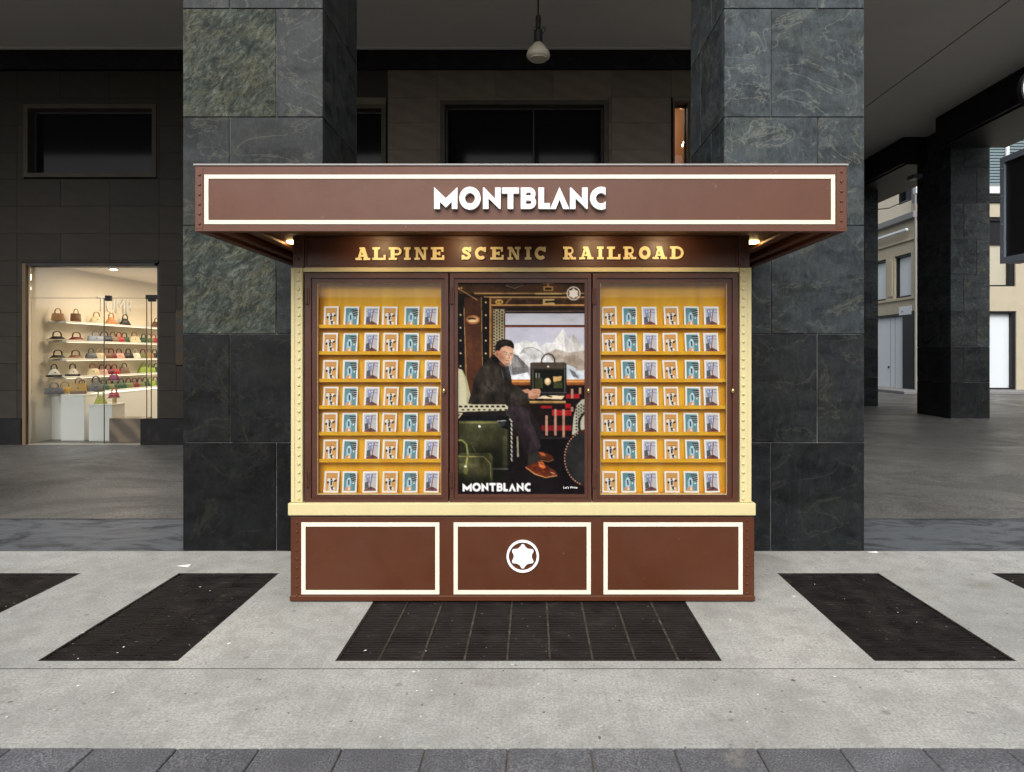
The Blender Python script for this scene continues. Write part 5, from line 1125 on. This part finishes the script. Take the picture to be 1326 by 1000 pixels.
    # table, hands, paper, briefcase
    p.poly([(336, 540), (486, 540), (486, 550), (340, 552)], (186, 146, 84)); p.rect(340, 548, 484, 552, (120, 86, 46)); p.poly([(364, 530), (400, 516), (482, 520), (470, 534)], (230, 208, 168)); p.line([(410, 520), (428, 524)], 5, (40, 34, 30))
    p.grad(340, 384, 490, 516, (58, 52, 46), (30, 28, 27)); p.poly([(340, 384), (352, 380), (482, 380), (490, 390), (488, 406), (342, 406)], (76, 66, 56)); p.rect(352, 410, 482, 508, (22, 23, 20)); p.rect(360, 446, 392, 488, (58, 62, 36)); p.rect(362, 424, 368, 446, (150, 146, 132)); p.rect(374, 424, 380, 446, (120, 116, 104)); p.ell(412, 460, 13, 15, (214, 180, 124)); p.ell(412, 456, 7, 8, (240, 220, 180)); p.poly([(434, 440), (470, 438), (468, 456), (436, 462)], (206, 164, 98)); p.rect(436, 462, 472, 488, (64, 70, 40)); p.line([(352, 410), (352, 508)], 3, (96, 90, 80)); p.line([(482, 410), (482, 508)], 3, (96, 90, 80)); p.line([(346, 506), (488, 506)], 4, (84, 82, 82)); p.ell(414, 398, 4, 4, (232, 220, 190))
    p.line([(386, 392), (388, 366), (400, 350), (414, 345), (430, 350), (440, 366), (442, 392)], 6, (62, 52, 44)); p.line([(388, 366), (400, 350), (414, 345), (430, 350)], 2, (120, 104, 90))
    p.line([(352, 516), (480, 514)], 7, (40, 38, 42)); p.poly([(306, 496), (330, 490), (344, 500), (340, 510), (320, 508)], (196, 142, 110)); p.poly([(332, 504), (352, 490), (378, 490), (384, 500), (378, 522), (354, 534), (334, 530)], (206, 150, 118)); p.poly([(340, 520), (366, 516), (376, 522), (354, 534), (336, 530)], (156, 102, 78), .8, 2); p.line([(354, 498), (380, 500)], 2.5, (170, 116, 90)); p.line([(354, 507), (380, 510)], 2.5, (170, 116, 90))
    # emblem and lettering
    for q_ in arc(518.5, 95, 28.5, 24.5, 0, 360, 40): p.poly(q_, (240, 238, 234))
    p.poly([(518.5 + x, 95 - y) for x, y in star_poly(22)], (240, 238, 234))
    x = 62; tw = [SANS_W[c_] for c_ in 'MONTBLANC']; sc_ = (342 - 62) / (sum(tw) + .085 * 8)
    for ch in 'MONTBLANC':
        m = np.zeros((p.h, p.w))
        for q_ in SANS[ch]: m = np.maximum(m, p.mask_poly([(x + a_ * sc_, 915 - b_ * 34) for a_, b_ in q_]))
        p.blend(m, (246, 246, 246)); x += (SANS_W[ch] + .085) * sc_
    # tonal life of a photograph: broad light fall-off, soft mottling, grain
    ms = np.zeros((p.h, p.w)); rg = np.random.RandomState(8)
    for cell, amp in ((6, .05), (14, .06), (40, .07)):
        n = rg.normal(0, 1, (p.h // cell + 3, p.w // cell + 3)); yy = np.arange(p.h) / cell; xx2 = np.arange(p.w) / cell; iy, ix = yy.astype(int), xx2.astype(int); fy, fx2 = (yy - iy)[:, None], (xx2 - ix)[None]
        ms += amp * ((n[iy][:, ix] * (1 - fy) + n[iy + 1][:, ix] * fy) * (1 - fx2) + (n[iy][:, ix + 1] * (1 - fy) + n[iy + 1][:, ix + 1] * fy) * fx2)
    lum = p.a.mean(-1) / 255; keep = np.clip((lum - .45) / .3, 0, 1)
    p.a = np.clip(p.a * (1 + ms * (1 - keep))[..., None], 0, 255)
    p.a = np.stack([p.blur(p.a[..., k], 1.0) for k in range(3)], -1) * .3 + p.a * .7
    g_ = p.a.mean(-1, keepdims=True); p.a = g_ + (p.a - g_) * .88; p.a = 255 * np.clip(p.a / 255, 0, 1) ** 1.06
    p.grain(5); return p.half()
dr, g0, g1, gz0, gz1 = dc
pw, ph = g1 - g0 + .006, gz1 - gz0 + .006
po = put('poster', ink_mesh(poster_img(), pw, ph, .004), M_print, dr, ((g0 + g1) / 2, KF + .021, gz0 - .003))
tm = text_mesh("Let's Write", 4.0 * KF / F, .0004); o = put('lettering', tm, M_white, po, (X(729.5, KF), KF + .0186, Z(633.5, KF))); o.rotation_euler = (R(90), 0, 0)
#@@END
